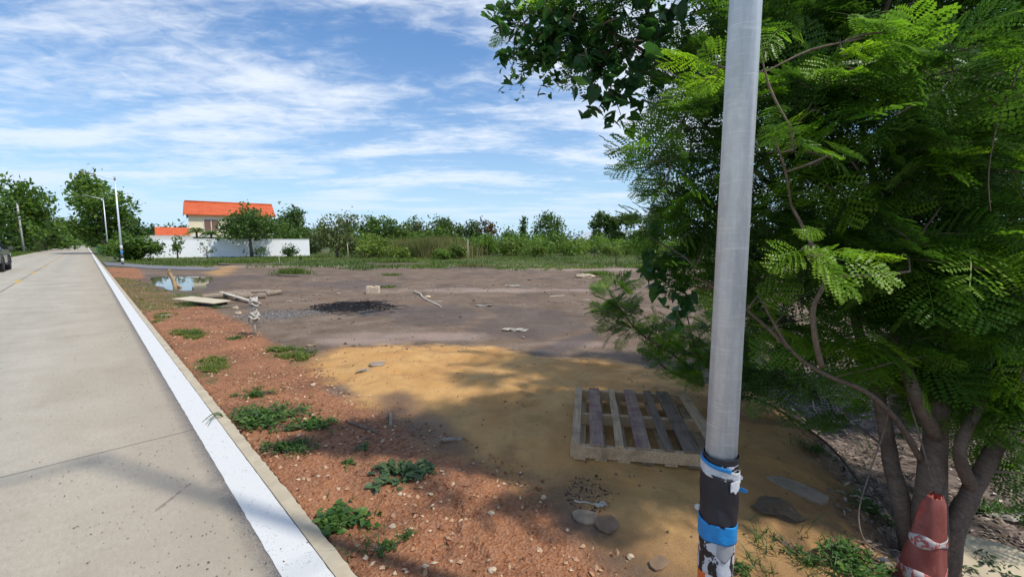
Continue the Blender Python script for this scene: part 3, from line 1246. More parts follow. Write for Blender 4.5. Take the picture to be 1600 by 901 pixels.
def crown_lobes(W, H, z0, shape, g):
    """lobes filling a crown of width W between z0 and z0+H"""
    out = []
    k = {'round': 11, 'wide': 13, 'tall': 11, 'sparse': 9, 'bush': 8, 'flat': 12}[shape]
    for i in range(k):
        a = g.uniform(0, 2 * PI)
        f = g.random()
        if shape in ('round', 'sparse'):
            z = z0 + H * (.22 + .62 * f)
            rr = W * .5 * math.sin(PI * (.2 + .62 * f)) * .62
        elif shape == 'tall':
            z = z0 + H * (.1 + .78 * f)
            rr = W * .5 * (1 - .6 * f) * .55
        elif shape in ('wide', 'flat'):
            z = z0 + H * (.35 + .4 * f)
            rr = W * .5 * .75 * (1 - .35 * f)
        else:
            z = z0 + H * (.15 + .5 * f)
            rr = W * .5 * .6
        rad = W * g.uniform(.13, .24)
        if shape == 'sparse':
            rad *= .72
        rz = min(rad * g.uniform(.6, .95), H * .4)
        out.append((rr * math.cos(a), rr * math.sin(a), z, rad, rad, rz))
    if shape != 'sparse':
        out.append((0, 0, z0 + H * .5, W * .27, W * .27, H * .36))
    return out


TREE_N = [0]


def tree(px, top, W_px, Y, shape, leaf, label, name='tree', cat='tree', group=None, low=None, n=None, trunk=True, z0f=None, base_z=None, bark='bark_far', leafscale=1.0, tone=.42, seed=None):
    """tree whose crown top is at photo pixel (px, top), standing Y metres forward"""
    TREE_N[0] += 1
    g = np.random.default_rng(seed or (500 + TREE_N[0] * 13))
    p = at(px, top, Y)
    H = p.z
    dist = math.hypot(p.x, p.y)
    W = W_px / FPX * Y
    bz = hz(p.x, p.y) if base_z is None else base_z
    root = empty(name, (p.x, p.y, bz), g.uniform(0, 6.28))
    tag(root, label, cat, group)
    H = H - bz
    z0 = H * (z0f if z0f is not None else (.28 if shape not in ('bush',) else 0.0))
    lobes = crown_lobes(W, H - z0, z0, shape, g)
    size = max(.04, .0027 * dist) * leafscale
    if n is None:
        n = int(np.clip(W * (H - z0) / (size * size) * 2.3, 900, 15000))
        if shape == 'sparse':
            n = int(n * .55)
    Q, tn = crown_cloud(lobes, n, size, g, tone)
    V = Q.reshape(-1, 3)
    # fit the crown to its measured height and width
    q1, q99 = np.percentile(V[:, 2], 1), np.percentile(V[:, 2], 99.3)
    V[:, 2] = z0 + (V[:, 2] - q1) * (H - z0) / max(q99 - q1, .1)
    for ax in (0, 1):
        m0, m1 = np.percentile(V[:, ax], 1.5), np.percentile(V[:, ax], 98.5)
        V[:, ax] = (V[:, ax] - (m0 + m1) / 2) * W / max(m1 - m0, .1)
    np_mesh('crown', V, np.arange(len(V)).reshape(-1, 4), M[leaf], root, tn)
    mb = MB()
    if trunk:
        tr = max(.05, .028 * H)
        lean = Vector((g.uniform(-.05, .05) * H, g.uniform(-.05, .05) * H, 0))
        th = z0 + (H - z0) * .35
        mb.tube([(0, 0, -.15), lean * .4 + Vector((0, 0, th * .5)), lean + Vector((0, 0, th))], [tr * 1.3, tr, tr * .75], 7)
        for L in lobes[:6]:
            st = lean * .8 + Vector((0, 0, th * g.uniform(.6, .95)))
            en = Vector(L[:3])
            mid = st.lerp(en, .5) + Vector((0, 0, -.05 * H))
            mb.tube([st, mid, en], [tr * .5, tr * .32, tr * .12], 5)
        mb.build('trunk', M[bark], root)
    else:
        for L in lobes[:5]:
            en = Vector(L[:3])
            mb.tube([(g.uniform(-.1, .1), g.uniform(-.1, .1), -.1), en * .5, en], [.03, .022, .008], 5)
        mb.build('stem', M[bark], root)
    return root


# ------------------------------------------------------------------ BACKGROUND: walls and houses
def wall_between(name, a, b, h, th, mat, label, cat='wall'):
    d = Vector((b.x - a.x, b.y - a.y, 0))
    L = d.length
    rz = math.atan2(d.y, d.x)
    root = empty(name, (a.x, a.y, -.05), rz)
    tag(root, label, cat)
    MB().box(0, L, -th / 2, th / 2, -.2, h, bevel=.01).build('wall_panel', mat, root)
    MB().box(-.02, L + .02, -th / 2 - .03, th / 2 + .03, h + .002, h + .06, bevel=.01).build('coping', mat, root)
    m = MB()
    for x in np.arange(0, L + .1, 3.0):
        m.box(x - .09, x + .09, th / 2 + .002, th / 2 + .09, -.2, h - .02)
    m.build('wall_pier', mat, root)
    return root


wa = at(212, 402, 44.5)
wb = at(484, 398, 54.0)
wall_between('boundary_wall', wa, wb, 2.0, .16, M['whitewall'], 'long white painted boundary wall in front of the orange roofed house')
wa2 = at(226, 372, 84.0)
wb2 = at(300, 372, 88.0)
wall_between('inner_wall', wa2, wb2, 3.0, .16, M['trim_white'], 'pale inner wall top showing just behind the white boundary wall on the left')


def gable_roof(L, Wd, z0, z1, oh, th=.14):
    """ridge along x, roof slab prism; returns MB"""
    m = MB()
    y0, y1 = -oh, Wd + oh
    ym = Wd / 2
    k = (z1 - z0) / (ym + oh)
    prof = [(y0, z0), (ym, z1), (y1, z0), (y1, z0 - th), (ym, z1 - th), (y0, z0 - th)]
    mt = Matrix(((0, 0, 1, 0), (1, 0, 0, 0), (0, 1, 0, 0), (0, 0, 0, 1)))
    m.prism(prof, -oh, L + oh, mt)
    return m


def build_house():
    a = at(297, 378, 63)
    b = at(427, 378, 69)
    d = Vector((b.x - a.x, b.y - a.y, 0))
    L = d.length
    rz = math.atan2(d.y, d.x)
    r = empty('house', (a.x, a.y, -.05), rz)
    tag(r, 'two storey cream house with a bright orange gabled roof behind the white wall', 'house')
    Wd = 8.0
    He, Hr = 5.85, 7.85
    # walls with the gable ends
    m = MB()
    prof = [(0, -.2), (Wd, -.2), (Wd, He), (Wd / 2, Hr - .5), (0, He)]
    mt = Matrix(((0, 0, 1, 0), (1, 0, 0, 0), (0, 1, 0, 0), (0, 0, 0, 1)))
    m.prism(prof, 0, L, mt)
    m.build('wall', M['cream'], r)
    rf = gable_roof(L, Wd, He - .10, Hr, .5).build('roof', M['roof'], r)
    m = MB()
    m.tube([(-.48, Wd / 2, Hr + .04), (L + .48, Wd / 2, Hr + .04)], .13, 8)
    m.build('ridge_cap', M['roof'], rf)
    # bargeboards on the gable end
    for y0, y1 in ((-.5, Wd / 2), (Wd + .5, Wd / 2)):
        m = MB()
        sgn = 1
        m.prism([(y0, He - .45), (y1, Hr - .30), (y1, Hr - .02), (y0, He - .17)], -.57, -.503, mt)
        m.build('bargeboard', M['gable_brown'], rf)
    # lower front roof wing on the left, slightly below the main ridge
    # windows, upper floor: paired doors with white frame
    def window(x, w, z0, z1, glass='window_glass', mull=1):
        f = MB()
        f.box(x - .08, x + w + .08, -.05, -.004, z0 - .08, z1 + .08)
        fo = f.build('window', M['trim_white'], r)
        step = w / (mull + 1)
        for i in range(mull + 1):
            g_ = MB()
            g_.box(x + i * step + .06, x + (i + 1) * step - .06, -.07, -.052, z0 + .05, z1 - .05)
            g_.build('pane', M[glass if i != mull or glass != 'window_glass' else 'window_glass'], fo)
        return fo
    window(1.8, 1.8, 3.3, 5.05, 'curtain', 1)
    window(4.4, .5, 3.3, 4.4, 'window_glass', 0)
    window(7.2, 1.8, 3.2, 4.6, 'window_glass', 1)
    window(10.2, 1.6, 3.2, 4.6, 'window_glass', 1)
    window(1.0, 1.4, .8, 2.2, 'window_glass', 1)
    window(8.4, 2.2, .4, 2.3, 'window_glass', 1)
    # balcony slab and rail
    m = MB()
    m.box(.2, 6.0, -1.4, -.01, 2.45, 2.62)
    m.build('balcony', M['trim_white'], r)
    m = MB()
    m.tube([(.25, -1.35, 3.5), (5.95, -1.35, 3.5)], .035, 6)
    for x in np.arange(.25, 6.0, .19):
        m.tube([(x, -1.35, 2.62), (x, -1.35, 3.5)], .014, 4)
    m.build('balcony_rail', M['rail'], r)
    for x in (.3, 5.9):
        MB().box(x - .12, x + .12, -1.38, -1.14, -.2, 2.448).build('column', M['trim_white'], r)
    m = MB()
    m.box(-.02, L + .02, -.03, -.003, 2.62, 2.78)
    m.build('string_course', M['trim_white'], r)
    # end wall window
    m = MB()
    m.box(-.05, -.004, 2.2, 3.4, 3.0, 4.5)
    m.build('window', M['window_glass'], r)


build_house()


def build_annex():
    a = at(248, 378, 92)
    b = at(306, 378, 96)
    d = Vector((b.x - a.x, b.y - a.y, 0))
    r = empty('outbuilding', (a.x, a.y, -.05), math.atan2(d.y, d.x))
    tag(r, 'low outbuilding with a small orange roof left of the big house', 'outbuilding')
    MB().box(0, d.length, 0, 6.5, -.2, 3.1).build('wall', M['cream'], r)
    gable_roof(d.length, 6.5, 3.15, 5.0, .5).build('roof', M['roof'], r)


build_annex()


def shed(px0, px1, Y0, Y1, z0, z1, label, depth=14):
    a = at(px0, 378, Y0)
    b = at(px1, 378, Y1)
    d = Vector((b.x - a.x, b.y - a.y, 0))
    r = empty('shed', (a.x, a.y, -.05), math.atan2(d.y, d.x))
    tag(r, label, 'shed', 'metal roofed sheds in the distance')
    MB().box(0, d.length, 0, depth, -.2, z0).build('wall', M['shed_wall'], r)
    gable_roof(d.length, depth, z0 + .05, z1, .6, .1).build('roof', M['shed_roof'], r)


shed(903, 965, 122, 116, 2.0, 4.9, 'long grey metal shed roof beyond the bushes, left of the two sheds')
shed(972, 1050, 112, 112, 1.9, 4.6, 'pale metal shed roof beyond the bushes, next to the leafy branches on the right')
shed(705, 722, 95, 95, 2.2, 3.9, 'tiny white shed roof among the trees past the dry reeds', 6)

# ------------------------------------------------------------------ BACKGROUND: trees
# left side of the road
tree(18, 281, 80, 72, 'round', 'leaf_mid', 'tall leafy tree behind the concrete post on the far left of the road', z0f=.15, tone=.4)
tree(50, 300, 34, 80, 'round', 'leaf_mid', 'slimmer open tree just right of the tallest tree on the left roadside', z0f=.2, tone=.3)
tree(-22, 300, 60, 62, 'round', 'leaf_mid', 'tree cut by the left edge behind the parked pickup', z0f=.15, tone=.3)
GL = 'trees along the left side of the road'
tree(46, 341, 52, 84, 'bush', 'leaf_mid', 'low bushy tree right behind the concrete post, left roadside', group=GL)
tree(66, 340, 40, 86, 'round', 'leaf_dark', 'dark round tree right of the concrete post', group=GL, z0f=.1)
tree(82, 345, 36, 112, 'bush', 'leaf_mid', 'green roadside tree midway between the concrete post and the vanishing point', group=GL)
tree(96, 341, 34, 150, 'round', 'leaf_dark', 'tree standing above the rest of the left row near its far end', group=GL, z0f=.1)
tree(108, 344, 28, 215, 'bush', 'leaf_mid', 'farthest bushy tree of the row on the left of the road', group=GL)
tree(121, 352, 18, 400, 'bush', 'leaf_dark', 'small hazy tree at the far end of the road, left side', group=GL)
tree(12, 362, 70, 70, 'bush', 'leaf_dark', 'low dark shrub row under the tall left tree', 'shrub', 'shrub', base_z=-.1)
tree(72, 366, 60, 95, 'bush', 'leaf_mid', 'low green shrub beside the left kerb right of the concrete post', 'shrub', 'shrub')
# right side of the road
tree(150, 272, 62, 64, 'round', 'leaf_mid', 'tallest tree behind the two street lamps, with a broken leafy top', z0f=.2, tone=.4, bark='bark_far')
tree(155, 302, 80, 62, 'round', 'leaf_mid', 'broad leafy tree behind the two street lamps', z0f=.15, tone=.4)
tree(186, 322, 36, 64, 'round', 'leaf_mid', 'medium tree right of the nearest street lamp of the pair', z0f=.1, tone=.3)
tree(207, 342, 32, 60, 'bush', 'leaf_dark', 'dark lower tree between the lamps and the white wall', tone=.35)
tree(140, 352, 20, 150, 'bush', 'leaf_dark', 'distant tree overhanging the right side of the road end')
tree(214, 368, 52, 38, 'bush', 'leaf_mid', 'rounded green shrub at the left end of the white wall', 'shrub', 'shrub', tone=.38, n=4200, trunk=False)
tree(186, 372, 40, 52, 'bush', 'leaf_mid', 'green shrub right behind the base of the nearer distant lamp', 'shrub', 'shrub', tone=.5)
# around the house
tree(240, 350, 44, 115, 'round', 'leaf_dark', 'dark tree above the small orange roof', z0f=.1)
tree(290, 353, 22, 120, 'round', 'leaf_dark', 'dark round treetop between the small roof and the house', z0f=.1)


def palm(px, top, Y, label, n=16, L=1.6):
    p = at(px, top, Y)
    r = empty('palm', (p.x, p.y, -.05))
    tag(r, label, 'palm', 'feathery palms behind the white wall')
    g = np.random.default_rng(int(px))
    hz_ = p.z - .9
    MB().tube([(0, 0, -.1), (0, 0, hz_)], [.16, .12], 8).build('trunk', M['bark_far'], r)
    Q = []
    for i in range(n * 2):
        a = 2 * PI * i / n + g.uniform(-.2, .2)
        el = g.uniform(.1, 1.35)
        for k in range(9):
            f0 = (k + .5) / 9
            x = L * f0 * math.cos(el)
            z = L * (f0 * math.sin(el) - .75 * f0 * f0)
            c = np.array([x * math.cos(a), x * math.sin(a), z + hz_])
            side = np.array([-math.sin(a), math.cos(a), -.5])
            for sg in (1, -1):
                s2 = np.array([side[0] * sg, side[1] * sg, side[2]])
                tip = c + s2 * .42 * math.sin(PI * (.15 + .8 * f0)) + np.array([math.cos(a), math.sin(a), 0]) * .18
                w = np.array([math.cos(a), math.sin(a), 0]) * .045
                Q.append([c - w, c + w, tip + w * .3, tip - w * .3])
    Q = np.array(Q)
    V = Q.reshape(-1, 3)
    np_mesh('crown', V, np.arange(len(V)).reshape(-1, 4), M['leaf_mid'], r, g.uniform(.2, .75, len(Q)))


palm(306, 350, 56, 'left of two short feathery palms behind the white wall', L=1.7)
palm(329, 354, 57, 'right of two short feathery palms behind the white wall', L=1.5)
tree(389, 324, 76, 49.0, 'flat', 'leaf_dark', 'wide flat topped tree in front of the white wall and the house', n=3800, leafscale=1.1, z0f=.38, tone=.55, bark='bark_far')
tree(392, 352, 66, 53.0, 'bush', 'leaf_dark', 'dark shrub mass under the flat topped tree behind the wall', 'shrub', 'shrub', tone=.5)
tree(448, 324, 46, 66, 'round', 'leaf_dark', 'dark leafy tree touching the right end of the orange roof', z0f=.08)
tree(442, 345, 44, 60, 'bush', 'leaf_dark', 'lower tree behind the wall below the right end of the roof', tone=.55)
tree(472, 342, 58, 66, 'bush', 'leaf_dark', 'broad dark tree right of the house', tone=.45)
tree(498, 348, 44, 72, 'bush', 'leaf_dark', 'sloping dark tree between the house and the pale tree', tone=.35)
tree(484, 366, 40, 62, 'bush', 'leaf_olive', 'olive shrub just behind the right end of the white wall', 'shrub', 'shrub', tone=.2)
tree(524, 334, 60, 47, 'round', 'leaf_olive', 'pale yellow green tree right of the white wall', z0f=.10, tone=.5)
tree(275, 368, 17, 43.2, 'sparse', 'leaf_mid', 'slender young tree in front of the left part of the wall', z0f=.25, n=420, leafscale=.6)
tree(322, 374, 26, 43.8, 'sparse', 'leaf_dark', 'thin almost bare sapling in front of the wall', z0f=.25, n=110, leafscale=.6)
tree(407, 384, 22, 48.5, 'bush', 'leaf_dark', 'small loose shrub against the middle of the wall', 'shrub', 'shrub', n=260, leafscale=.6, trunk=False)
tree(452, 381, 19, 47, 'bush', 'leaf_dark', 'small dark round shrub near the right end of the wall', 'shrub', 'shrub', n=600, leafscale=.7, trunk=False)
# skyline, left to right
tree(545, 346, 40, 95, 'round', 'leaf_dark', 'dark treetop peeping out right of the pale tree', z0f=.1)
tree(574, 337, 36, 92, 'round', 'leaf_dark', 'dark domed tree above the left end of the reeds', z0f=.1)
tree(598, 338, 44, 88, 'round', 'leaf_mid', 'taller rounded tree left of centre on the skyline', z0f=.1, tone=.25)
tree(634, 341, 62, 100, 'wide', 'leaf_dark', 'flat spreading dark tree in the middle of the left skyline', z0f=.15)
tree(655, 345, 30, 84, 'round', 'leaf_olive', 'greyish green tree in front of the flat spreading tree', z0f=.1, tone=.15)
tree(683, 339, 44, 95, 'wide', 'leaf_dark', 'umbrella shaped dark tree sloping down to the right', z0f=.15)
tree(708, 347, 36, 92, 'wide', 'leaf_dark', 'lower dark tree at the end of the umbrella shaped one', z0f=.1)
tree(738, 344, 26, 92, 'round', 'leaf_dark', 'dark tree left of the reddish tree', z0f=.1)
tree(762, 342, 30, 88, 'sparse', 'red_leaf', 'thin reddish half bare tree on the skyline', z0f=.1)
tree(794, 356, 30, 90, 'bush', 'leaf_mid', 'low tree filling the dip before the narrow tree')
tree(818, 339, 13, 82, 'tall', 'leaf_dark', 'narrow column shaped dark tree on the skyline', z0f=.1)
tree(858, 332, 44, 74, 'round', 'leaf_dark', 'rounded tree standing clear on the right skyline', z0f=.2, tone=.5)
tree(940, 331, 32, 92, 'sparse', 'leaf_dark', 'airy tree left of the close pair on the right skyline', z0f=.2, tone=.5, n=2600)
tree(974, 334, 46, 90, 'sparse', 'leaf_dark', 'airy wider tree of the close pair on the right skyline', z0f=.2, tone=.5, n=3200)
tree(1020, 331, 34, 90, 'sparse', 'leaf_olive', 'wispy tree half hidden by the near branches', z0f=.2, tone=.25, n=1300)
# bushes in front of the skyline
GB = 'bushes along the back of the lot'
for (px, top, w, Y, lf, tn, lab) in (
        (562, 360, 50, 60, 'leaf_mid', .45, 'green bush behind the pale tree at the left end of the reeds'),
        (580, 366, 64, 46, 'leaf_light', .45, 'bright lime bush in front of the reeds'),
        (622, 384, 30, 42, 'leaf_light', .5, 'small lime bush in front of the left part of the reeds'),
        (690, 388, 26, 41, 'leaf_mid', .6, 'small green bush at the foot of the right part of the reeds'),
        (712, 380, 30, 43, 'leaf_light', .35, 'olive lime bush left of the tall thin stake'),
        (636, 352, 30, 68, 'leaf_light', .35, 'lime treetop rising over the reeds'),
        (668, 356, 56, 66, 'leaf_mid', .5, 'green bush behind the middle of the reeds'),
        (700, 358, 44, 66, 'leaf_light', .25, 'light bush behind the right end of the reeds'),
        (745, 366, 50, 60, 'leaf_mid', .6, 'green bush under the reddish tree'),
        (772, 366, 52, 56, 'leaf_mid', .5, 'full green bush right of the reddish tree'),
        (800, 372, 40, 52, 'leaf_light', .35, 'light green bush below the narrow tree'),
        (826, 362, 60, 62, 'leaf_mid', .55, 'big dark leaved bush below the rounded tree'),
        (838, 380, 38, 48, 'leaf_light', .4, 'round lime bush in front of the rounded tree'),
        (864, 360, 52, 66, 'leaf_mid', .35, 'dense bush directly under the rounded tree'),
        (893, 372, 50, 56, 'leaf_light', .4, 'lime bush left of the first shed roof'),
        (930, 366, 46, 70, 'leaf_mid', .6, 'bush in front of the first shed roof'),
        (958, 380, 40, 52, 'leaf_light', .4, 'low lime bush below the airy pair of trees'),
        (986, 374, 46, 62, 'leaf_mid', .6, 'bush in front of the second shed roof'),
        (1012, 380, 44, 50, 'leaf_light', .3, 'lime bush beside the near branches'),
        (1050, 378, 60, 56, 'leaf_mid', .5, 'bush behind the near branches left of the big pole'),
        (1120, 370, 90, 60, 'leaf_mid', .5, 'bush hidden behind the big pole'),
        (1240, 365, 130, 60, 'leaf_mid', .4, 'wide bush seen through the near tree right of the big pole'),
        (1400, 365, 130, 60, 'leaf_dark', .4, 'wide dark bush seen through the middle of the near tree'),
        (1560, 360, 130, 58, 'leaf_mid', .4, 'wide bush seen through the near tree at the right edge')):
    tree(px, top, w, Y, 'bush', lf, lab, 'bush', 'bush', GB, trunk=False, tone=tn)
# small staked saplings on the grass
for (px, top, w, Y, lab) in ((964, 384, 16, 31.5, 'young bright sapling on a thin stem at the back edge of the bare lot'),
                             (929, 387, 12, 44, 'small dark sapling on the grass left of the bright one'),
                             (470, 398, 8, 33, 'tiny sapling at the edge of the grass by the end of the wall')):
    tree(px, top, w, Y, 'round', 'leaf_light' if px != 929 else 'leaf_dark', lab, 'sapling', 'sapling', n=260, z0f=.5, leafscale=.55)


# far treeline: nobody could count it
def far_wood():
    g = np.random.default_rng(77)
    lobes = []
    for a in np.arange(-62, 62, 1.1):
        D = g.uniform(260, 330)
        x, y = D * math.sin(R(a)), D * math.cos(R(a))
        r_ = g.uniform(3.5, 6.5)
        lobes.append((x, y, r_ * .75, r_, r_, r_ * .95))
    Q, tn = crown_cloud(lobes, 22000, .9, g, .25)
    o = quads_mesh('far_wood', Q, M['leaf_dark'], None, tn, (0, 0, 0))
    tag(o, 'low dark belt of distant trees along the horizon', 'wood', kind='stuff')


far_wood()


# scrub between the bushes
def scrub():
    g = np.random.default_rng(78)
    lobes = []
    for px in np.arange(530, 1650, 13):
        Y = g.uniform(52, 80)
        p = at(px, g.uniform(370, 380), Y)
        r_ = g.uniform(1.2, 2.2)
        lobes.append((p.x, p.y, max(.6, p.z * .5), r_, r_, max(.7, p.z * .52)))
    Q, tn = crown_cloud(lobes, 45000, .2, g, .5)
    o = quads_mesh('scrub', Q, M['leaf_mid'], None, tn, (0, 60, 0))
    tag(o, 'tangled green scrub filling the gaps between the bushes', 'scrub', kind='stuff')


scrub()


def blades(name, pos, hgt, mat, label, cat, g, width=.5, lean=.5, tone=(.1, .9), per=1, origin=(0, 0, 0)):
    """upright tapering blades at pos (n,3)"""
    n = len(pos)
    a = g.uniform(0, 2 * PI, n)
    w = width
    sd = np.stack([np.cos(a), np.sin(a), np.zeros(n)], 1) * (w * .5)[:, None]
    ln = rand_dirs(n, g)
    ln[:, 2] = 0
    tip = pos + np.stack([np.zeros(n), np.zeros(n), hgt], 1) + ln * (hgt * lean)[:, None]
    mid = pos + np.stack([np.zeros(n), np.zeros(n), hgt * .55], 1) + ln * (hgt * lean * .3)[:, None]
    q1 = np.stack([pos - sd, pos + sd, mid + sd * .8, mid - sd * .8], 1)
    q2 = np.stack([mid - sd * .8, mid + sd * .8, tip + sd * .08, tip - sd * .08], 1)
    Q = np.concatenate([q1, q2])
    t = g.uniform(tone[0], tone[1], n)
    return Q, np.concatenate([t, np.clip(t + .12, 0, 1)])


def reeds():
    g = np.random.default_rng(79)
    n = 22000
    px = g.normal(662, 30, n)
    Y = g.uniform(44, 64, n)
    X = (px - 800) / FPX * Y
    keep = fbm(X * .5, Y * .5, 5, 3) + g.uniform(-.12, .12, n) > .46
    px, X, Y = px[keep], X[keep], Y[keep]
    n = len(X)
    top = 1.6 + (378.8 - (366 + 22 * fbm(X * .35, Y * .2, 8, 4))) / FPX * Y
    pos = np.stack([X, Y, np.full(n, -.05)], 1)
    Q, t = blades('reeds', pos, np.maximum(.5, top) * g.uniform(.6, 1.2, n), None, '', '', g, np.full(n, .05), .34)
    zz = fbm(X * .4, Y * .4, 9, 3)
    t = np.clip(np.concatenate([zz, zz]) * 1.2 - .1 + g.uniform(-.25, .25, 2 * n), 0, 1)
    o = quads_mesh('reeds', Q, M['reed'], None, t, (0, 50, 0))
    tag(o, 'tall dry tan reeds behind the lime bush', 'reeds', kind='stuff')


reeds()


def field_grass():
    g = np.random.default_rng(80)
    n = 52000
    Y = 25 + 33 * g.random(n) ** 1.3
    px = g.uniform(190, 1650, n)
    X = (px - 800) / FPX * Y
    n1 = fbm(X * 1.5, Y * 1.5, 101, 4) - .5
    n3 = fbm(X * .3, Y * .3, 121, 3) - .5
    e = 27.5 + .9 * n3 * 6 + .12 * (X < -8) * np.abs(X + 8)
    k = (Y - e + n1 * 5) > -.3
    k &= sdf(Z_YEL, X, Y) > .3
    s, t_ = road_st(X, Y)
    k &= (t_ > T_EDGE + 1.0)
    k &= sdf(sp_, X, Y) > .25
    X, Y = X[k], Y[k]
    n = len(X)
    pos = np.stack([X, Y, height(X, Y) - .02], 1)
    big = fbm(X * .22, Y * .22, 31, 3)
    Q, t = blades('g', pos, (.10 + .38 * np.clip(big - .35, 0, 1)) * g.uniform(.6, 1.5, n), None, '', '', g, np.full(n, .05), .6)
    tt = np.clip(fbm(X * .25, Y * .12, 33, 3) * 1.5 - .3 + g.uniform(-.15, .15, n), 0, 1)
    o = quads_mesh('field_grass', Q, M['grass'], None, np.concatenate([tt, tt]), (0, 40, 0))
    tag(o, 'short grass and weeds along the back of the bare lot', 'grass', kind='stuff')
    # left verge of the road
    n = 9000
    s = g.uniform(12, 120, n)
    t0 = T_LEFT - .15 - g.uniform(0, 1, n) ** 1.3 * 7
    X = U.x * s + T.x * t0
    Y = U.y * s + T.y * t0
    pos = np.stack([X, Y, height(X, Y) - .02], 1)
    Q, t = blades('g', pos, g.uniform(.1, .45, n), None, '', '', g, np.full(n, .07), .5)
    o = quads_mesh('verge_grass', Q, M['grass'], None, t * .7, (-30, 30, 0))
    tag(o, 'rough green grass on the far left verge of the road', 'grass', kind='stuff')


field_grass()


def poly_points(poly, n, g):
    xs = [p.x for p in poly]
    ys = [p.y for p in poly]
    X = g.uniform(min(xs), max(xs), n)
    Y = g.uniform(min(ys), max(ys), n)
    k = sdf(poly, X, Y) + (fbm(X * 3, Y * 3, 71, 3) - .5) * .5 < 0
    return X[k], Y[k]


def verge_green():
    g = np.random.default_rng(81)
    Qs, Ts = [], []
    for poly, n in zip(GREEN, (26000, 2200, 3600, 4200, 2400)):
        X, Y = poly_points(poly, n, g)
        k = (fbm(X * 1.6, Y * 1.6, 73, 3) > .42) & (fbm(X * 5.5, Y * 5.5, 75, 3) > .46)
        X, Y = X[k], Y[k]
        m = len(X)
        pos = np.stack([X, Y, height(X, Y) - .01], 1)
        Q, t = blades('g', pos, g.uniform(.02, .08, m), None, '', '', g, g.uniform(.010, .022, m), 1.3, (.2, .95))
        Qs.append(Q)
        Ts.append(t)
    o = quads_mesh('grass_patches', np.concatenate(Qs), M['grass'], None, np.concatenate(Ts), (-4, 8, 0))
    tag(o, 'short creeping grass on the verge beside the kerb', 'grass', kind='stuff')


verge_green()

# ------------------------------------------------------------------ STREET FURNITURE
def oct_pole(mb, r0, r1, z0, z1, seg=8, rot=0.0):
    g = bmesh.new()
    rings = []
    for r, z in ((r0, z0), (r1, z1)):
        rings.append([g.verts.new((r * math.cos(2 * PI * (i + .5) / seg + rot), r * math.sin(2 * PI * (i + .5) / seg + rot), z)) for i in range(seg)])
    for i in range(seg):
        g.faces.new((rings[0][i], rings[0][(i + 1) % seg], rings[1][(i + 1) % seg], rings[1][i]))
    g.faces.new(rings[0][::-1])
    g.faces.new(rings[1])
    ed = [e for e in g.edges if abs(e.verts[0].co.z - e.verts[1].co.z) > .1]
    bmesh.ops.bevel(g, geom=ed, offset=r0 * .12, segments=2, affect='EDGES', profile=.5)
    for f in g.faces:
        if abs(f.normal.z) < .9:
            f.smooth = True
    mb.add(g)
    return mb


def lamp_top(root, H, r1):
    """arm and lamp head with a solar panel, reaching over the road; local -x points to the road"""
    m = MB()
    p, r = smooth_path([(0, 0, H - .12), (-.45, 0, H - .02), (-1.05, 0, H + .10)], [.032, .03, .028], 4)
    m.tube(p, r, 8)
    m.build('arm', M['galv'], root)
    m = MB()
    m.lathe([(r1 + .012, H - .2), (r1 + .012, H + .02), (r1 * .3, H + .05)], 16)
    m.build('pole_cap', M['lamp_grey'], root)
    mt = Matrix.Translation((-1.0, 0, H + .11)) @ Matrix.Rotation(R(12), 4, 'Y')
    hd = MB().box(-.78, .05, -.14, .14, -.03, .02, mt, .012).build('lamp_head', M['lamp_grey'], root)
    MB().box(-.74, .01, -.125, .125, .022, .032, mt).build('solar_panel', M['panel_dark'], hd)
    MB().box(-.70, -.35, -.09, .09, -.042, -.032, mt).build('lamp_lens', M['white_band'], hd)


def far_lamp(px, py, toppx_y, label):
    p = G(px, py)
    rz = math.atan2(T.y, T.x)
    r = empty('street_lamp', (p.x, p.y, hz(p.x, p.y)), rz)
    tag(r, label, 'street lamp', 'street lamps along the road')
    H = at(px, toppx_y, p.y).z
    m = MB()
    oct_pole(m, .075, .048, -.2, H)
    m.build('pole', M['galv'], r)
    MB().lathe([(.080, .0), (.080, .22)], 16).build('black_band', M['black_paint'], r)
    MB().lathe([(.0805, .222), (.080, .50)], 16).build('white_band', M['white_band'], r)
    MB().lathe([(.0805, .502), (.080, .72)], 16).build('black_band', M['black_paint'], r)
    MB().lathe([(.083, .85), (.083, 1.0)], 16).build('blue_tape', M['blue_tape'], r)
    MB().lathe([(.0815, 1.1), (.0815, 1.45)], 16).build('wrap', M['white_wrap'], r)
    lamp_top(r, H, .048)
    return r


far_lamp(192, 413, 276, 'galvanised street lamp at the side road, the nearer of the two beyond the puddle')
far_lamp(170, 399, 309, 'galvanised street lamp farther down the road, in front of the tall roadside tree')


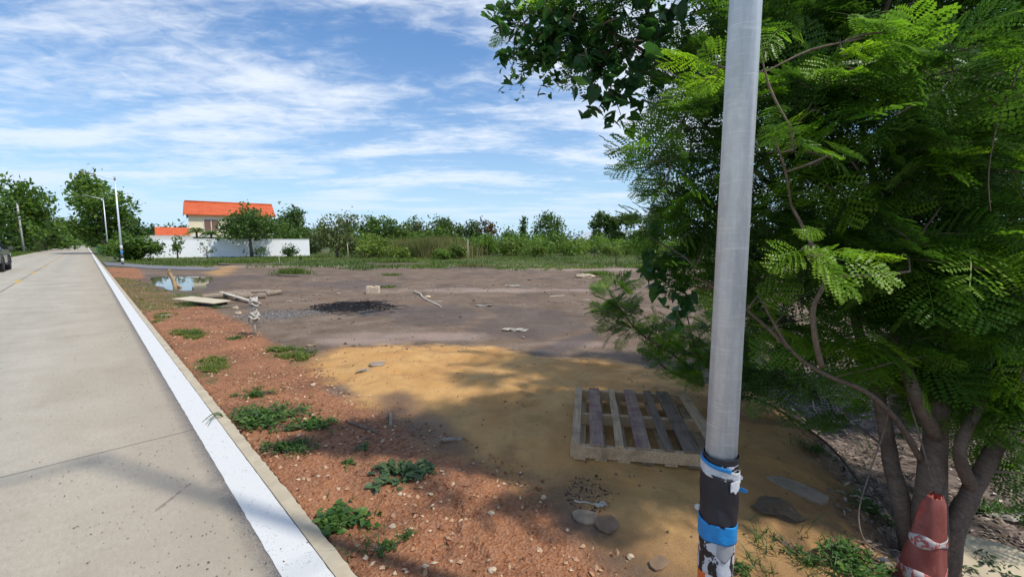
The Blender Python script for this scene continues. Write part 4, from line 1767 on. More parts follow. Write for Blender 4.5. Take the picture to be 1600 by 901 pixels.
def near_lamp():
    Yp = 1.5
    c = at(1119, 850, Yp)
    z0 = hz(c.x, c.y)
    r = empty('street_lamp', (c.x, c.y, z0), math.atan2(T.y, T.x))
    tag(r, 'big galvanised lamp pole close to the camera, wrapped in torn black plastic and blue tape', 'street lamp', 'street lamps along the road')
    ro = r.rotation_euler[2]
    H = 6.5

    def zz(py):
        return at(1119, py, Yp).z - z0
    m = MB()
    oct_pole(m, .0575, .0405, -.3, H)
    m.build('pole', M['galv'], r)
    lamp_top(r, H, .043)
    vd = math.atan2(-c.y, -c.x) - ro      # local angle that faces the camera

    def shell(name, zt, zb, rad, mat, a0=-PI, a1=PI, seg=64, rows=10, wob=.0, seed=1, thick=.0018, wfreq=3):
        """wrapped sheet; zt, zb functions of angle relative to the camera-facing side (positive = right in the photo)"""
        g = bmesh.new()
        rr = random.Random(seed)
        full = abs(a1 - a0 - 2 * PI) < 1e-3
        cols = []
        for i in range(seg + (0 if full else 1)):
            a = a0 + (a1 - a0) * i / seg
            col = []
            for j in range(rows + 1):
                f = j / rows
                z = zt(a) * (1 - f) + zb(a) * f
                rad_ = rad + wob * (math.sin(a * wfreq + seed + z * 31) * .5 + math.sin(a * 7.3 + z * 57 + seed) * .3 + rr.uniform(-.25, .25))
                rad_ = max(rad_, .0588)
                th = vd + a
                col.append(g.verts.new((rad_ * math.cos(th), rad_ * math.sin(th), z)))
            cols.append(col)
        n = len(cols)
        for i in range(n if full else n - 1):
            a_, b_ = cols[i], cols[(i + 1) % n]
            for j in range(rows):
                f = g.faces.new((a_[j], b_[j], b_[j + 1], a_[j + 1]))
                f.smooth = True
        bmesh.ops.recalc_face_normals(g, faces=g.faces[:])
        bmesh.ops.solidify(g, geom=g.faces[:], thickness=thick)
        mb = MB()
        mb.add(g)
        return mb.build(name, M[mat], r)
    rnd2 = random.Random(3)

    def wav(base, amp, fr, ph=0.0, tilt=0.0):
        return lambda a: base + amp * (math.sin(a * fr + ph) + .5 * math.sin(a * fr * 2.3 + 1.7 * ph)) + tilt * a
    # reflective sleeve right under the wraps: white, with an orange section on the left
    shell('white_band', lambda a: zz(800), lambda a: -.05, .0592, 'white_band', -.55, 2.6, rows=3)
    shell('orange_band', lambda a: zz(758), lambda a: -.05, .0592, 'orange_band', -2.6, -.56, rows=3)
    # top black ring and torn edge
    shell('black_tape', wav(zz(707), .001, 2), wav(zz(716), .0015, 3), .0600, 'black_wrap', wob=.0005, seed=2)
    shell('torn_tape', wav(zz(715), .0015, 5), wav(zz(742), .003, 3), .0594, 'torn', wob=.0004, seed=3)
    # folded white plastic collar that sags to the right
    shell('white_plastic_wrap', wav(zz(722), .003, 1.0, .5, -.012), wav(zz(738), .003, 1.0, .4, -.013), .0655, 'white_wrap', -1.9, 1.9, wob=.0035, seed=5)
    shell('blue_strip', wav(zz(717), .003, 1.3, .2, -.014), wav(zz(723), .002, 1.0, .4, -.012), .0672, 'blue_tape', -1.7, .55, wob=.0020, seed=6, rows=4)
    # black plastic
    shell('black_plastic_wrap', wav(zz(733), .004, 1.0, .3, -.010), wav(zz(810), .006, 1.2, 1.0, -.004), .0645, 'black_wrap', wob=.0035, seed=8, rows=16)
    # torn silver patch on the upper right of the black plastic
    shell('silver_patch', wav(zz(738), .002, 9, .3), wav(zz(754), .005, 11, 1.0), .0690, 'white_wrap', .55, 1.25, seg=24, wob=.001, seed=9)
    # blue tape
    shell('blue_tape', wav(zz(806), .002, 2, .3, -.004), wav(zz(834), .003, 2.2, 1.1, -.002), .0665, 'blue_tape', wob=.0016, seed=11)
    # peeled zone below
    shell('torn_tape', wav(zz(826), .003, 3), wav(zz(886), .004, 2.3, 2), .0612, 'torn', wob=.0012, seed=13, rows=12)
    shell('grey_flap', wav(zz(828), .002, 3), lambda a: zz(862) + .02 * abs(a - .5) * 3, .0630, 'lamp_grey', .05, 1.1, seg=20, wob=.001, seed=15)

    def flap(name, pyc, side, w, h, mat, out=.03, tilt=0.0):
        a = vd + side * 1.45
        bx, by = .062 * math.cos(a), .062 * math.sin(a)
        ox, oy = math.cos(a), math.sin(a)
        z = zz(pyc)
        pts = [(0, h / 2), (.4, h * .62), (1, h * .25 + tilt), (1.0, -h * .3 + tilt), (.5, -h * .6), (0, -h / 2)]
        m_ = MB()
        g = bmesh.new()
        for off in (0, .002):
            pass
        va = [g.verts.new((bx + ox * out * q[0] - oy * .001, by + oy * out * q[0] + ox * .001, z + q[1])) for q in pts]
        vb = [g.verts.new((bx + ox * out * q[0] + oy * .001, by + oy * out * q[0] - ox * .001, z + q[1])) for q in pts]
        g.faces.new(va)
        g.faces.new(vb[::-1])
        for i in range(len(pts)):
            g.faces.new((va[i], va[(i + 1) % 6], vb[(i + 1) % 6], vb[i]))
        m_.add(g)
        return m_.build(name, M[mat], r)
    flap('blue_tape_end', 755, 1, .03, .014, 'blue_tape', .030)
    flap('white_flap', 797, -1, .02, .022, 'white_wrap', .018)
    flap('white_corner', 737, 1, .02, .014, 'white_wrap', .012)


near_lamp()


M['post'] = simple('pale concrete', (.52, .50, .46), (.42, .40, .37), 4, .9)


def concrete_post(px, py, top, lean_px, label):
    p = G(px, py)
    t = at(lean_px, top, p.y)
    r = empty('concrete_post', (p.x, p.y, hz(p.x, p.y)))
    tag(r, label, 'post')
    m = MB()
    h = t.z
    dx = t.x - p.x
    m.tube([(0, 0, -.2), (dx * .5, 0, h * .5), (dx, 0, h)], [.15, .135, .11], 4)
    m.build('shaft', M['post'], r)
    for k in (.86, .93):
        MB().lathe([(.135, h * k), (.135, h * k + .05)], 12, Matrix.Translation((dx * k, 0, 0))).build('steel_strap', M['galv'], r)
    return r


concrete_post(38, 395, 314, 26, 'tall leaning pale concrete post on the far left verge')
concrete_post(57, 390, 351, 53, 'shorter pale post right of the tall leaning concrete post')


def thin_stake(px, py, top, name, label, Y=None, r=.025, group=None):
    p = G(px, py)
    h = at(px, top, p.y).z
    g = random.Random(px)
    rt = empty(name, (p.x, p.y, hz(p.x, p.y)))
    tag(rt, label, 'stake', group)
    m = MB()
    m.tube([(0, 0, -.2), (g.uniform(-.03, .03), 0, h * .5), (g.uniform(-.05, .05), 0, h)], [r * 1.1, r, r * .8], 7, lumpy=.12, seed=px)
    m.build('shaft', M['wood_pale'], rt)
    m = MB()
    m.lathe([(r * 1.2, h * .8), (r * 1.25, h * .8 + .03)], 8)
    m.build('wire_tie', M['galv'], rt)


GS = 'thin stakes along the back of the lot'
thin_stake(544, 404, 380, 'fence_stake', 'thin pale stake just right of the pale tree trunk', group=GS, r=.04)
thin_stake(731, 406, 374, 'fence_stake', 'tall thin stake at the right end of the reeds', group=GS, r=.035)
thin_stake(437, 413, 398, 'fence_stake', 'short thin stake by the grass left of the grassy mound', group=GS, r=.02)


# green bin and road barrier far away
def bin_far():
    p = G(158, 397.5)
    r = empty('wheeled_bin', (p.x, p.y, hz(p.x, p.y)), .4)
    tag(r, 'dark green bin at the foot of the farther street lamp', 'bin')
    M['bin'] = simple('green plastic', (.02, .10, .08), None, 8, .5)
    m = MB()
    g = bmesh.new()
    a = [g.verts.new(q) for q in ((-.24, -.27, .1), (.24, -.27, .1), (.24, .27, .1), (-.24, .27, .1))]
    b = [g.verts.new(q) for q in ((-.29, -.36, 1.0), (.29, -.36, 1.0), (.29, .36, 1.0), (-.29, .36, 1.0))]
    g.faces.new(a)
    g.faces.new(b)
    for i in range(4):
        g.faces.new((a[i], a[(i + 1) % 4], b[(i + 1) % 4], b[i]))
    m.add(g)
    m.build('body', M['bin'], r)
    MB().box(-.31, .31, -.40, .38, 1.002, 1.07, None, .02).build('lid', M['bin'], r)
    for s in (-1, 1):
        mt = Matrix.Translation((s * .27, .30, .1)) @ Matrix.Rotation(R(90), 4, 'Y')
        MB().lathe([(.1, -.025), (.1, .025)], 14, mt).build('wheel', M['black_paint'], r)


bin_far()


def barrier():
    p = RT(s_of(G(116, 385)), T_LEFT + .6)
    M['barrier'] = simple('orange plastic barrier', (.75, .28, .04), None, 3, .5)
    r = empty('road_barrier', (p.x, p.y, 0), ROAD_ROT)
    tag(r, 'small orange and yellow barrier far down the left side of the road', 'barrier')
    for s in (-1, 1):
        MB().box(s * .9 - .05, s * .9 + .05, -.3, .3, .012, .08).box(s * .9 - .04, s * .9 + .04, -.04, .04, .08, 1.3).build('leg', M['barrier'], r)
    MB().box(-1.0, 1.0, -.07, -.041, .9, 1.25).build('board', M['barrier'], r)
    MB().box(-1.0, 1.0, -.07, -.041, .4, .7).build('board', M['yellow_line'], r)


barrier()
thin_stake(128, 384, 374, 'marker_post', 'white marker post standing near the vanishing end of the road', r=.09)


# ------------------------------------------------------------------ PICKUP
def pickup():
    M['car_paint'] = MT('dark grey car paint').set((.10, .105, .115), .28, .5, .5)
    M['car_paint'].node_tree.nodes['Principled BSDF'].inputs['Coat Weight'].default_value = .8
    M['tyre'] = simple('tyre rubber', (.025, .025, .026), None, 20, .85)
    M['rim'] = simple('alloy rim', (.45, .46, .48), None, 9, .3, .8, 0)
    M['chrome'] = MT('chrome').set((.7, .7, .72), .12, 1.0)
    M['lamp_red'] = MT('red tail lamp').set((.45, .02, .015), .15, 0)
    M['lamp_clear'] = MT('clear headlamp').set((.75, .77, .8), .1, .2)
    M['plastic'] = simple('black plastic trim', (.03, .03, .032), None, 20, .6)
    fr = G(15, 421.0)            # contact of the far right-hand wheel
    s1, t1 = s_of(fr), t_of(fr) - .08
    W = 1.86
    # local: x across (right positive), y forward along the road; origin at the centre between the axles
    wb_ = 3.0
    o = RT(s1 - wb_ / 2, t1 - W / 2 + .12)
    r = empty('pickup_truck', (o.x, o.y, 0), ROAD_ROT)
    tag(r, 'dark grey pickup truck on the left lane, cut by the left edge of the photo', 'pickup truck')
    mt = Matrix(((0, 0, 1, 0), (1, 0, 0, 0), (0, 1, 0, 0), (0, 0, 0, 1)))   # profile (y,z) -> extruded in x

    def arch(cy, r_, n=9):
        return [(cy + r_ * math.cos(PI * k / n), .40 + r_ * math.sin(PI * k / n)) for k in range(n + 1)]
    low = [(2.35, .45), (2.42, .60), (2.42, .92), (2.30, 1.06), (1.25, 1.18), (-.75, 1.20), (-.80, 1.12), (-2.55, 1.14), (-2.62, 1.05), (-2.62, .55), (-2.5, .50)]
    bot = [(-1.5 - .44, .46)] + [(a, b) for a, b in arch(-1.5, .44)][::-1][1:-1] + [(-1.5 + .44, .46)] + [(1.5 - .44, .40)] + arch(1.5, .44)[::-1][1:-1] + [(1.5 + .44, .42)]
    prof = low + bot
    MB().prism(prof, -W / 2, W / 2, mt, .035).build('body', M['car_paint'], r)
    cab = [(1.30, 1.16), (.55, 1.72), (.30, 1.78), (-.45, 1.78), (-.72, 1.70), (-.80, 1.16)]
    g = bmesh.new()
    for sx in (-1, 1):
        pass
    a = [g.verts.new((-W / 2 + .03 + (.16 if q[1] > 1.5 else 0), q[0], q[1])) for q in cab]
    b = [g.verts.new((W / 2 - .03 - (.16 if q[1] > 1.5 else 0), q[0], q[1])) for q in cab]
    g.faces.new(a)
    g.faces.new(b[::-1])
    for i in range(len(cab)):
        g.faces.new((a[i], a[(i + 1) % 6], b[(i + 1) % 6], b[i]))
    bmesh.ops.bevel(g, geom=g.edges[:], offset=.03, segments=2, affect='EDGES', profile=.5)
    MB().add(g).build('cab', M['car_paint'], r)
    # side windows, rear window and windscreen proud of the cab
    for sx in (-1, 1):
        for y0, y1, yt0, yt1 in ((.28, 1.12, .25, .50), (-.62, .20, -.50, .18)):
            g = bmesh.new()
            x0 = sx * (W / 2 - .03 - .02 + .012)
            x1 = sx * (W / 2 - .03 - .148 + .012)
            vs = [g.verts.new(q) for q in ((x0, y0, 1.24), (x0, y1, 1.24), (x1, yt1, 1.66), (x1, yt0, 1.66))]
            f = g.faces.new(vs)
            bmesh.ops.solidify(g, geom=[f], thickness=.012)
            MB().add(g).build('side_window', M['window_glass'], r)
        m = MB().box(sx * (W / 2 + .04), sx * (W / 2 + .22), .93, 1.02, 1.16, 1.36, None, .02)
        m.build('mirror', M['car_paint'], r)
        m = MB().box(sx * (W / 2 - .14), sx * (W / 2 + .008), -2.63, -2.50, .80, 1.08, None, .01)
        m.build('tail_lamp', M['lamp_red'], r)
        m = MB().box(sx * (W / 2 - .40), sx * (W / 2 + .006), 2.25, 2.435, .80, .98, None, .01)
        m.build('headlight', M['lamp_clear'], r)
        for y in (.15, -.55):
            MB().box(sx * (W / 2 + .002), sx * (W / 2 + .035), y - .1, y + .1, .98, 1.02, None, .008).build('door_handle', M['chrome'], r)
        MB().box(sx * (W / 2 - .02), sx * (W / 2 + .09), -.95, .95, .36, .42, None, .012).build('side_step', M['plastic'], r)
        for cy in (-1.5, 1.5):
            fl = MB()
            pts = [(sx * (W / 2 + .012), q[0], q[1]) for q in arch(cy, .47, 12)]
            fl.tube(pts, .035, 6)
            fl.build('wheel_arch', M['plastic'], r)
            w = empty('wheel', (sx * (W / 2 - .10), cy, .385))
            w.parent = r
            mr = Matrix.Rotation(R(90), 4, 'Y')
            MB().lathe([(.24, -.13), (.36, -.13), (.385, -.10), (.385, .10), (.36, .13), (.24, .13)], 28, mr).build('tyre', M['tyre'], w)
            m = MB().lathe([(.239, -.10), (.238, .10)], 24, mr)
            for k in range(6):
                mk = Matrix.Rotation(2 * PI * k / 6, 4, 'X')
                m.box(sx * .105 - .012, sx * .105 + .012, -.028, .028, .05, .235, mk, .005)
            m.lathe([(.06, -.12), (.05, .125)], 14, mr)
            m.build('rim', M['rim'], w)
    g = bmesh.new()
    f = g.faces.new([g.verts.new(q) for q in ((-.72, .60, 1.70), (.72, .60, 1.70), (.82, 1.24, 1.22), (-.82, 1.24, 1.22))])
    bmesh.ops.solidify(g, geom=[f], thickness=.03)
    MB().add(g).build('windscreen', M['window_glass'], r)
    g = bmesh.new()
    f = g.faces.new([g.verts.new(q) for q in ((-.66, -.76, 1.64), (.66, -.76, 1.64), (.74, -.815, 1.28), (-.74, -.815, 1.28))])
    bmesh.ops.solidify(g, geom=[f], thickness=.02)
    MB().add(g).build('rear_window', M['window_glass'], r)
    MB().box(-.9, .9, -2.78, -2.64, .48, .68, None, .03).build('rear_bumper', M['chrome'], r)
    MB().box(-.92, .92, 2.40, 2.55, .42, .66, None, .04).build('front_bumper', M['plastic'], r)
    MB().box(-.7, .7, -2.636, -2.622, .78, 1.04, None, .004).build('tailgate', M['car_paint'], r)
    # registration sticker-like white fender mark seen near the sill
    MB().box(W / 2 - .3, W / 2 - .02, -2.655, -2.637, .55, .70).build('reflector', M['lamp_red'], r)


pickup()


# ------------------------------------------------------------------ PALLET
def pallet():
    fl = at(893, 712, 3.0)
    f0 = GD(892, 722)
    z0 = hz(f0.x + .6, f0.y + .5) + .012
    r = empty('pallet', (f0.x, f0.y, z0), -.115)
    r.rotation_euler = (R(.8), R(-.5), -.175)
    tag(r, 'weathered wooden pallet with purple stained slats on the sand', 'pallet')
    Wx, Dy = 1.06, 1.17
    g = random.Random(5)
    # bottom boards
    for y in (.0, .27, .53, .80, 1.06):
        pass
    for i, x in enumerate((.02, .17, .33, .49, .65, .80, .94)):
        MB().box(x, x + .085, .0, Dy, -.012, .004, None, .003).build('bottom_board', M['wood_dark' if i in (3, 5) else 'wood'], r)
    # stringers across
    for i, y in enumerate((.0, .565, 1.13)):
        MB().box(-.005, Wx + .005, y, y + .042, .0045, .094, None, .004).build('stringer', M['wood'], r)
    # top slats: (x, width, material, skew)
    for x, w, mt, sk, zo in ((.0, .062, 'wood', .0, 0), (.135, .098, 'wood_purple', .006, .001), (.315, .056, 'wood', .002, 0), (.455, .100, 'wood_purple', -.004, .0), (.645, .060, 'wood_dark', .004, .001), (.775, .105, 'wood_dark', .018, .002), (.975, .080, 'wood', .020, 0)):
        m = MB()
        n = 6
        poly = [(x + g.uniform(-.002, .002), Dy * k / n) for k in range(n + 1)] + [(x + w + g.uniform(-.002, .002), Dy * k / n) for k in range(n, -1, -1)]
        m.prism(poly, .0945 + zo, .113 + zo, Matrix(((1, -sk, 0, 0), (0, 1, 0, 0), (0, 0, 1, 0), (0, 0, 0, 1))), .002)
        s = m.build('slat', M[mt], r)
        k = MB()
        for y in (.02, .585, 1.15):
            for dx in (.25, .75):
                k.lathe([(.004, .1132 + zo), (.003, .1148 + zo)], 6, Matrix.Translation((x + w * dx - sk * y, y, 0)))
        k.build('nail_head', M['black_paint'], s)


pallet()


# ------------------------------------------------------------------ DEBRIS
def lumpy(bm_scale, seed, sub=2, rough=.25, flat=1.0):
    g = bmesh.new()
    bmesh.ops.create_icosphere(g, subdivisions=sub, radius=1)
    rr = random.Random(seed)
    ph = [rr.uniform(0, 6) for _ in range(6)]
    for v in g.verts:
        c = v.co
        k = 1 + rough * (math.sin(c.x * 2.7 + ph[0]) * math.sin(c.y * 3.1 + ph[1]) + .5 * math.sin(c.z * 5 + ph[2] + c.x * 4) + .3 * rr.uniform(-1, 1))
        v.co = Vector((c.x * bm_scale[0] * k, c.y * bm_scale[1] * k, c.z * bm_scale[2] * k))
    return g


def stone(px, py, sx, sy, sz, label, mat='stone', name='stone', cat='stone', seed=1, rz=0.0, group=None, rough=.22):
    p = GD(px, py)
    m = MB()
    m.add(lumpy((sx, sy, sz), seed, 2, rough))
    o = m.build(name, M[mat], loc=(p.x, p.y, p.z + sz * .45), rot=(0, 0, rz))
    return tag(o, label, cat, group)


def slab(px, py, w, d, h, label, mat, name, cat, rz=0.0, seed=1, tilt=0.0, group=None, lift=.0):
    p = GD(px, py)
    rr = random.Random(seed)
    n = 9
    poly = []
    for k in range(n):
        a = 2 * PI * k / n
        sq = 1 / max(abs(math.cos(a)), abs(math.sin(a)))
        f = rr.uniform(.78, 1.0) * min(sq, 1.25)
        poly.append((w / 2 * f * math.cos(a), d / 2 * f * math.sin(a)))
    o = MB().prism(poly, 0, h, None, min(h * .25, .006)).build(name, M[mat], loc=(p.x, p.y, p.z - .004 + lift), rot=(tilt, tilt * .5, rz))
    return tag(o, label, cat, group)


def crumpled(px, py, w, d, h, label, mat, name, cat, rz=0.0, seed=1, fold=.4):
    """creased sheet with thickness"""
    p = GD(px, py)
    rr = random.Random(seed)
    g = bmesh.new()
    nx, ny = 8, 6
    vs = [[None] * (ny + 1) for _ in range(nx + 1)]
    ph = rr.uniform(0, 6)
    for i in range(nx + 1):
        for j in range(ny + 1):
            x = (i / nx - .5) * w * (1 + rr.uniform(-.08, .08))
            y = (j / ny - .5) * d * (1 + rr.uniform(-.12, .12))
            z = h * .7 * (.5 + .5 * math.sin(i * .8 + ph + j * .9)) * rr.uniform(.6, 1) + h * abs(i / nx - .5) * fold
            x += rr.uniform(-.04, .04) * w
            y += .12 * d * math.sin(i * 1.9 + ph)
            vs[i][j] = g.verts.new((x, y, z))
    for i in range(nx):
        for j in range(ny):
            g.faces.new((vs[i][j], vs[i + 1][j], vs[i + 1][j + 1], vs[i][j + 1]))
    bmesh.ops.solidify(g, geom=g.faces[:], thickness=.003)
    o = MB().add(g).build(name, M[mat], loc=(p.x, p.y, p.z + .008), rot=(0, 0, rz))
    return tag(o, label, cat)


def stick(p0, p1, r0, r1, label, mat='log_grey', name='stick', cat='stick', bend=.05, seed=1, seg=7, z=0.0, branches=(), group=None):
    a = GD(*p0)
    b = GD(*p1)
    rr = random.Random(seed)
    org = a.copy()
    n = 5
    pts = []
    for k in range(n + 1):
        f = k / n
        q = a.lerp(b, f)
        L = (b - a).length
        pts.append(Vector((q.x + rr.uniform(-bend, bend) * L * .5, q.y + rr.uniform(-bend, bend) * L * .5, hz(q.x, q.y) + (r0 * (1 - f) + r1 * f) * .8 + z * math.sin(PI * f))) - org)
    pp_, rd = smooth_path(pts, [r0 * (1 - k / n) + r1 * k / n for k in range(n + 1)], 3)
    m = MB()
    m.tube(pp_, rd, seg, lumpy=.08, seed=seed)
    for (f, dx, dy, dz, L) in branches:
        st = pp_[int(f * (len(pp_) - 1))]
        e = st + Vector((dx, dy, dz)) * L
        m.tube([st, st.lerp(e, .5) + Vector((0, 0, .02)), e], [r1 * .8, r1 * .6, r1 * .3], 5)
    o = m.build(name, M[mat], loc=org)
    return tag(o, label, cat, group)


def beam(p0, p1, w, h, label, mat, name, cat, z=0.0, z1=None, group=None):
    a = GD(*p0)
    b = GD(*p1)
    d = b - a
    L = math.hypot(d.x, d.y)
    za = a.z + z
    zb = b.z + (z if z1 is None else z1)
    o = MB().box(0, L, -w / 2, w / 2, 0, h, None, min(w, h) * .12).build(name, M[mat], loc=(a.x, a.y, za), rot=(0, -math.atan2(zb - za, L), math.atan2(d.y, d.x)))
    return tag(o, label, cat, group)


# timber pile left of centre
GT = 'old timber lying near the kerb'
stick((316, 468), (392, 463), .085, .085, 'thick grey log with a sawn end facing the kerb, lowest in the timber pile', name='log', cat='log', bend=.01, seed=1, seg=10, group=GT)
stick((338, 464), (432, 458.5), .07, .065, 'long pale grey log lying behind the others in the timber pile', name='log', cat='log', bend=.01, seed=2, seg=10, z=.06, group=GT)
stick((370, 468), (416, 466), .10, .095, 'short stout log in front of the long one in the timber pile', name='log', cat='log', bend=.01, seed=3, seg=10, group=GT)
stick((415, 463), (438, 459), .085, .08, 'short log end sticking out right of the timber pile', name='log', cat='log', bend=.01, seed=4, seg=10, group=GT)
beam((345, 464), (405, 476), .12, .03, 'pale plank leaning over the logs towards the right', 'wood_pale', 'plank', 'plank', .14, .02, GT)


def propped_board():
    p = GD(316, 476)
    r = empty('board', (p.x, p.y, p.z), -.25)
    tag(r, 'pale board lying propped over a dark gap beside the kerb grass', 'board')
    mt = Matrix.Rotation(R(3), 4, 'Y')
    MB().box(-.75, .60, -.22, .32, .10, .13, mt, .006).build('sheet', M['cardboard'], r)
    MB().box(-.05, .52, -.20, .28, -.02, .062, None, .006).build('gap_shade', M['char'], r)  # charcoal coloured block stands in for the shade in the gap


propped_board()


def rag_post():
    p = GD(398, 523)
    r = empty('rag_post', (p.x, p.y, p.z))
    tag(r, 'short wooden peg topped with a knotted dirty white rag beside the gravel', 'peg')
    h = .36
    m = MB()
    m.tube([(.0, 0, -.08), (.01, 0, h * .5), (.03, 0, h + .1)], [.021, .02, .018], 8, lumpy=.08, seed=4)
    m.build('peg', M['wood_pale'], r)
    m = MB()
    rr = random.Random(8)
    for k in range(9):
        a0 = rr.uniform(0, 6.28)
        zc = h - .08 + .055 * k * .8
        rad = .05 + .025 * math.sin(k * 1.1 + .6)
        pts = [Vector((.02 + rad * math.cos(a0 + t * .7), rad * math.sin(a0 + t * .7), zc + .03 * math.sin(t * 1.3 + k))) for t in range(10)]
        m.tube(smooth_path(pts, None, 2), .019, 7, lumpy=.2, seed=k)
    m.add(lumpy((.055, .05, .12), 4, 2, .3), Matrix.Translation((.02, 0, h + .08)))
    m.add(lumpy((.042, .04, .05), 5, 2, .3), Matrix.Translation((.025, 0, h + .26)))
    for k in range(4):
        a0 = k * 1.6
        m.tube([(.05 * math.cos(a0), .05 * math.sin(a0), h), (.09 * math.cos(a0), .08 * math.sin(a0), h - .08), (.08 * math.cos(a0), .07 * math.sin(a0), h - .17)], [.016, .013, .006], 5, lumpy=.2)
    m.build('rag', M['white_rag'], r)


rag_post()


M['stump'] = mat_wood('tan broken wood', (.46, .32, .17), (.26, .17, .09))


def stump():
    p = GD(274, 451)
    r = empty('broken_post', (p.x, p.y, p.z))
    tag(r, 'broken tan wooden stump leaning in front of the puddle', 'stump')
    m = MB()
    pp_, rd = smooth_path([(.02, 0, -.08), (0, 0, .12), (-.10, .02, .38), (-.22, .03, .62), (-.16, .03, .70)], [.11, .075, .06, .07, .03], 4)
    m.tube(pp_, rd, 9, lumpy=.2, seed=5)
    m.tube([(0, 0, .15), (.14, .03, .08), (.24, .02, .0)], [.05, .045, .03], 6, lumpy=.15)
    m.build('trunk', M['stump'], r)


stump()


# pale block
def block():
    p = GD(583, 458)
    r = empty('block', (p.x, p.y, p.z), .1)
    tag(r, 'pale rectangular block standing alone on the bare dirt', 'block')
    MB().box(-.20, .20, -.14, .14, -.01, .21, None, .012).build('body', M['block'], r)
    MB().box(-.20, -.03, -.12, .12, .211, .235, None, .006).build('rim', M['block'], r)
    MB().box(.06, .19, -.12, .12, .211, .232, None, .006).build('rim', M['block'], r)


block()


# ash heap: many charred bits, one object
def bits(name, poly, n, smin, smax, mat, label, cat, seed, tone=(0, 1), flat=.5, dens=None, tonefn=None, sink=.25, elong=1.0, raise_fn=None, spow=3.2):
    g = np.random.default_rng(seed)
    X, Y = poly_points(poly, n, g)
    if dens is not None:
        k = dens(X, Y, g)
        X, Y = X[k], Y[k]
    n = len(X)
    # a squashed octahedron-ish nugget: 6 verts, 8 tris as 8 degenerate-free quads is wasteful; use tris
    base = np.array([[1, 0, 0], [0, 1, 0], [-1, 0, 0], [0, -1, 0], [0, 0, 1], [0, 0, -1]], float)
    F0 = np.array([[0, 1, 4], [1, 2, 4], [2, 3, 4], [3, 0, 4], [1, 0, 5], [2, 1, 5], [3, 2, 5], [0, 3, 5]])
    sz = smin + (smax - smin) * g.random(n) ** spow
    V = base[None] * g.uniform(.6, 1.25, (n, 6, 1))
    V = V * np.stack([sz * g.uniform(.8, 1.3 * elong, n), sz * g.uniform(.6, 1.0, n), sz * g.uniform(.35, .8, n) * (flat / .5)], 1)[:, None, :]
    a = g.uniform(0, 6.28, n)
    tl = g.uniform(-.6, .6, n)
    x = V[..., 0] * np.cos(tl)[:, None] - V[..., 2] * np.sin(tl)[:, None]
    z = V[..., 0] * np.sin(tl)[:, None] + V[..., 2] * np.cos(tl)[:, None]
    y = V[..., 1]
    ca, sa = np.cos(a)[:, None], np.sin(a)[:, None]
    Zg = height(X, Y)
    if raise_fn is not None:
        Zg = Zg + raise_fn(X, Y)
    P = np.stack([x * ca - y * sa + X[:, None], x * sa + y * ca + Y[:, None], z + (Zg + sz * sink)[:, None]], -1)
    V = P.reshape(-1, 3)
    F = (np.arange(n)[:, None, None] * 6 + F0[None]).reshape(-1, 3)
    t = g.uniform(tone[0], tone[1], n)
    if tonefn is not None:
        t = tonefn(X, Y, sz, g)
    org = np.array([X.mean(), Y.mean(), 0])
    o = np_mesh(name, V - org, F, M[mat], None, np.repeat(t, 8), loc=tuple(org))
    print(name, n)
    return tag(o, label, cat, kind='stuff')


ap = GD(552, 478)
bits('ash_heap', Z_ASH, 2600, .006, .04, 'char', 'black heap of charred remains on the dirt', 'ash', 91, flat=.6, elong=1.5,
     raise_fn=lambda X, Y: .045 * np.clip(1 - ((X - ap.x) / 1.1) ** 2 - ((Y - ap.y) / .8) ** 2, 0, 1) * np.random.default_rng(4).random(len(X)))
cp = GD(438, 492)
chip_poly = [Vector((cp.x + 1.0 * math.cos(a), cp.y + .8 * math.sin(a), 0)) for a in np.linspace(0, 6.28, 14)[:-1]]
bits('chippings', chip_poly, 1300, .006, .026, 'chips', 'small spill of grey stone chippings behind the rag topped peg', 'chippings', 92,
     raise_fn=lambda X, Y: .05 * np.clip(1 - ((X - cp.x) / .8) ** 2 - ((Y - cp.y) / .6) ** 2, 0, 1) * np.random.default_rng(4).random(len(X)))
near_grav = [p for p in Z_GRAV]


def peb_dens(X, Y, g):
    r = np.hypot(X, Y)
    return g.random(len(X)) < np.clip(1.6 / (.35 + r * .28), .12, 1)


def peb_tone(X, Y, sz, g):
    t = g.uniform(0, .92, len(X)) ** .95
    t = np.where(g.random(len(X)) < .05, g.uniform(.93, 1.0, len(X)), t)
    return np.where((sz > .017) & (g.random(len(X)) < .6), g.uniform(.85, 1, len(X)), t)


def gd(x, y):
    n1 = fbm(x * 1.5, y * 1.5, 101, 4) - .5
    n2 = fbm(x * 6, y * 6, 111, 4) - .5
    return sdf(Z_GRAV, x, y) + (n1 * .5 + n2 * .25) * .5


bits('laterite_gravel', [G(300, 1300), G(250, 520), G(180, 420), G(330, 450), G(560, 560), G(900, 760), G(1200, 1200)], 520000, .0045, .022, 'pebble', 'loose red and buff laterite gravel on the verge', 'gravel', 93,
     dens=lambda X, Y, g: (gd(X, Y) < .12) & (road_st(X, Y)[1] > T_EDGE + .03) & peb_dens(X, Y, g) & (fbm(X * 2.2, Y * 2.2, 45, 3) + g.uniform(-.2, .2, len(X)) > .40), tonefn=peb_tone, spow=2.9)
bits('soil_crumbs', [G(430, 500), G(1100, 500), G(1250, 640), G(1450, 1000), G(1000, 1100), G(600, 700)], 9000, .002, .014, 'crumb', 'scattered crumbs of soil on the sand', 'crumbs', 94,
     dens=lambda X, Y, g: g.random(len(X)) < .55)
lot_poly = [G(330, 440), G(1080, 425), G(1100, 540), G(500, 560)]
bits('lot_rubble', lot_poly, 2600, .008, .05, 'crumb', 'tiny scattered rubble over the bare lot', 'rubble', 95, tonefn=lambda X, Y, s, g: g.random(len(X)) ** .6)

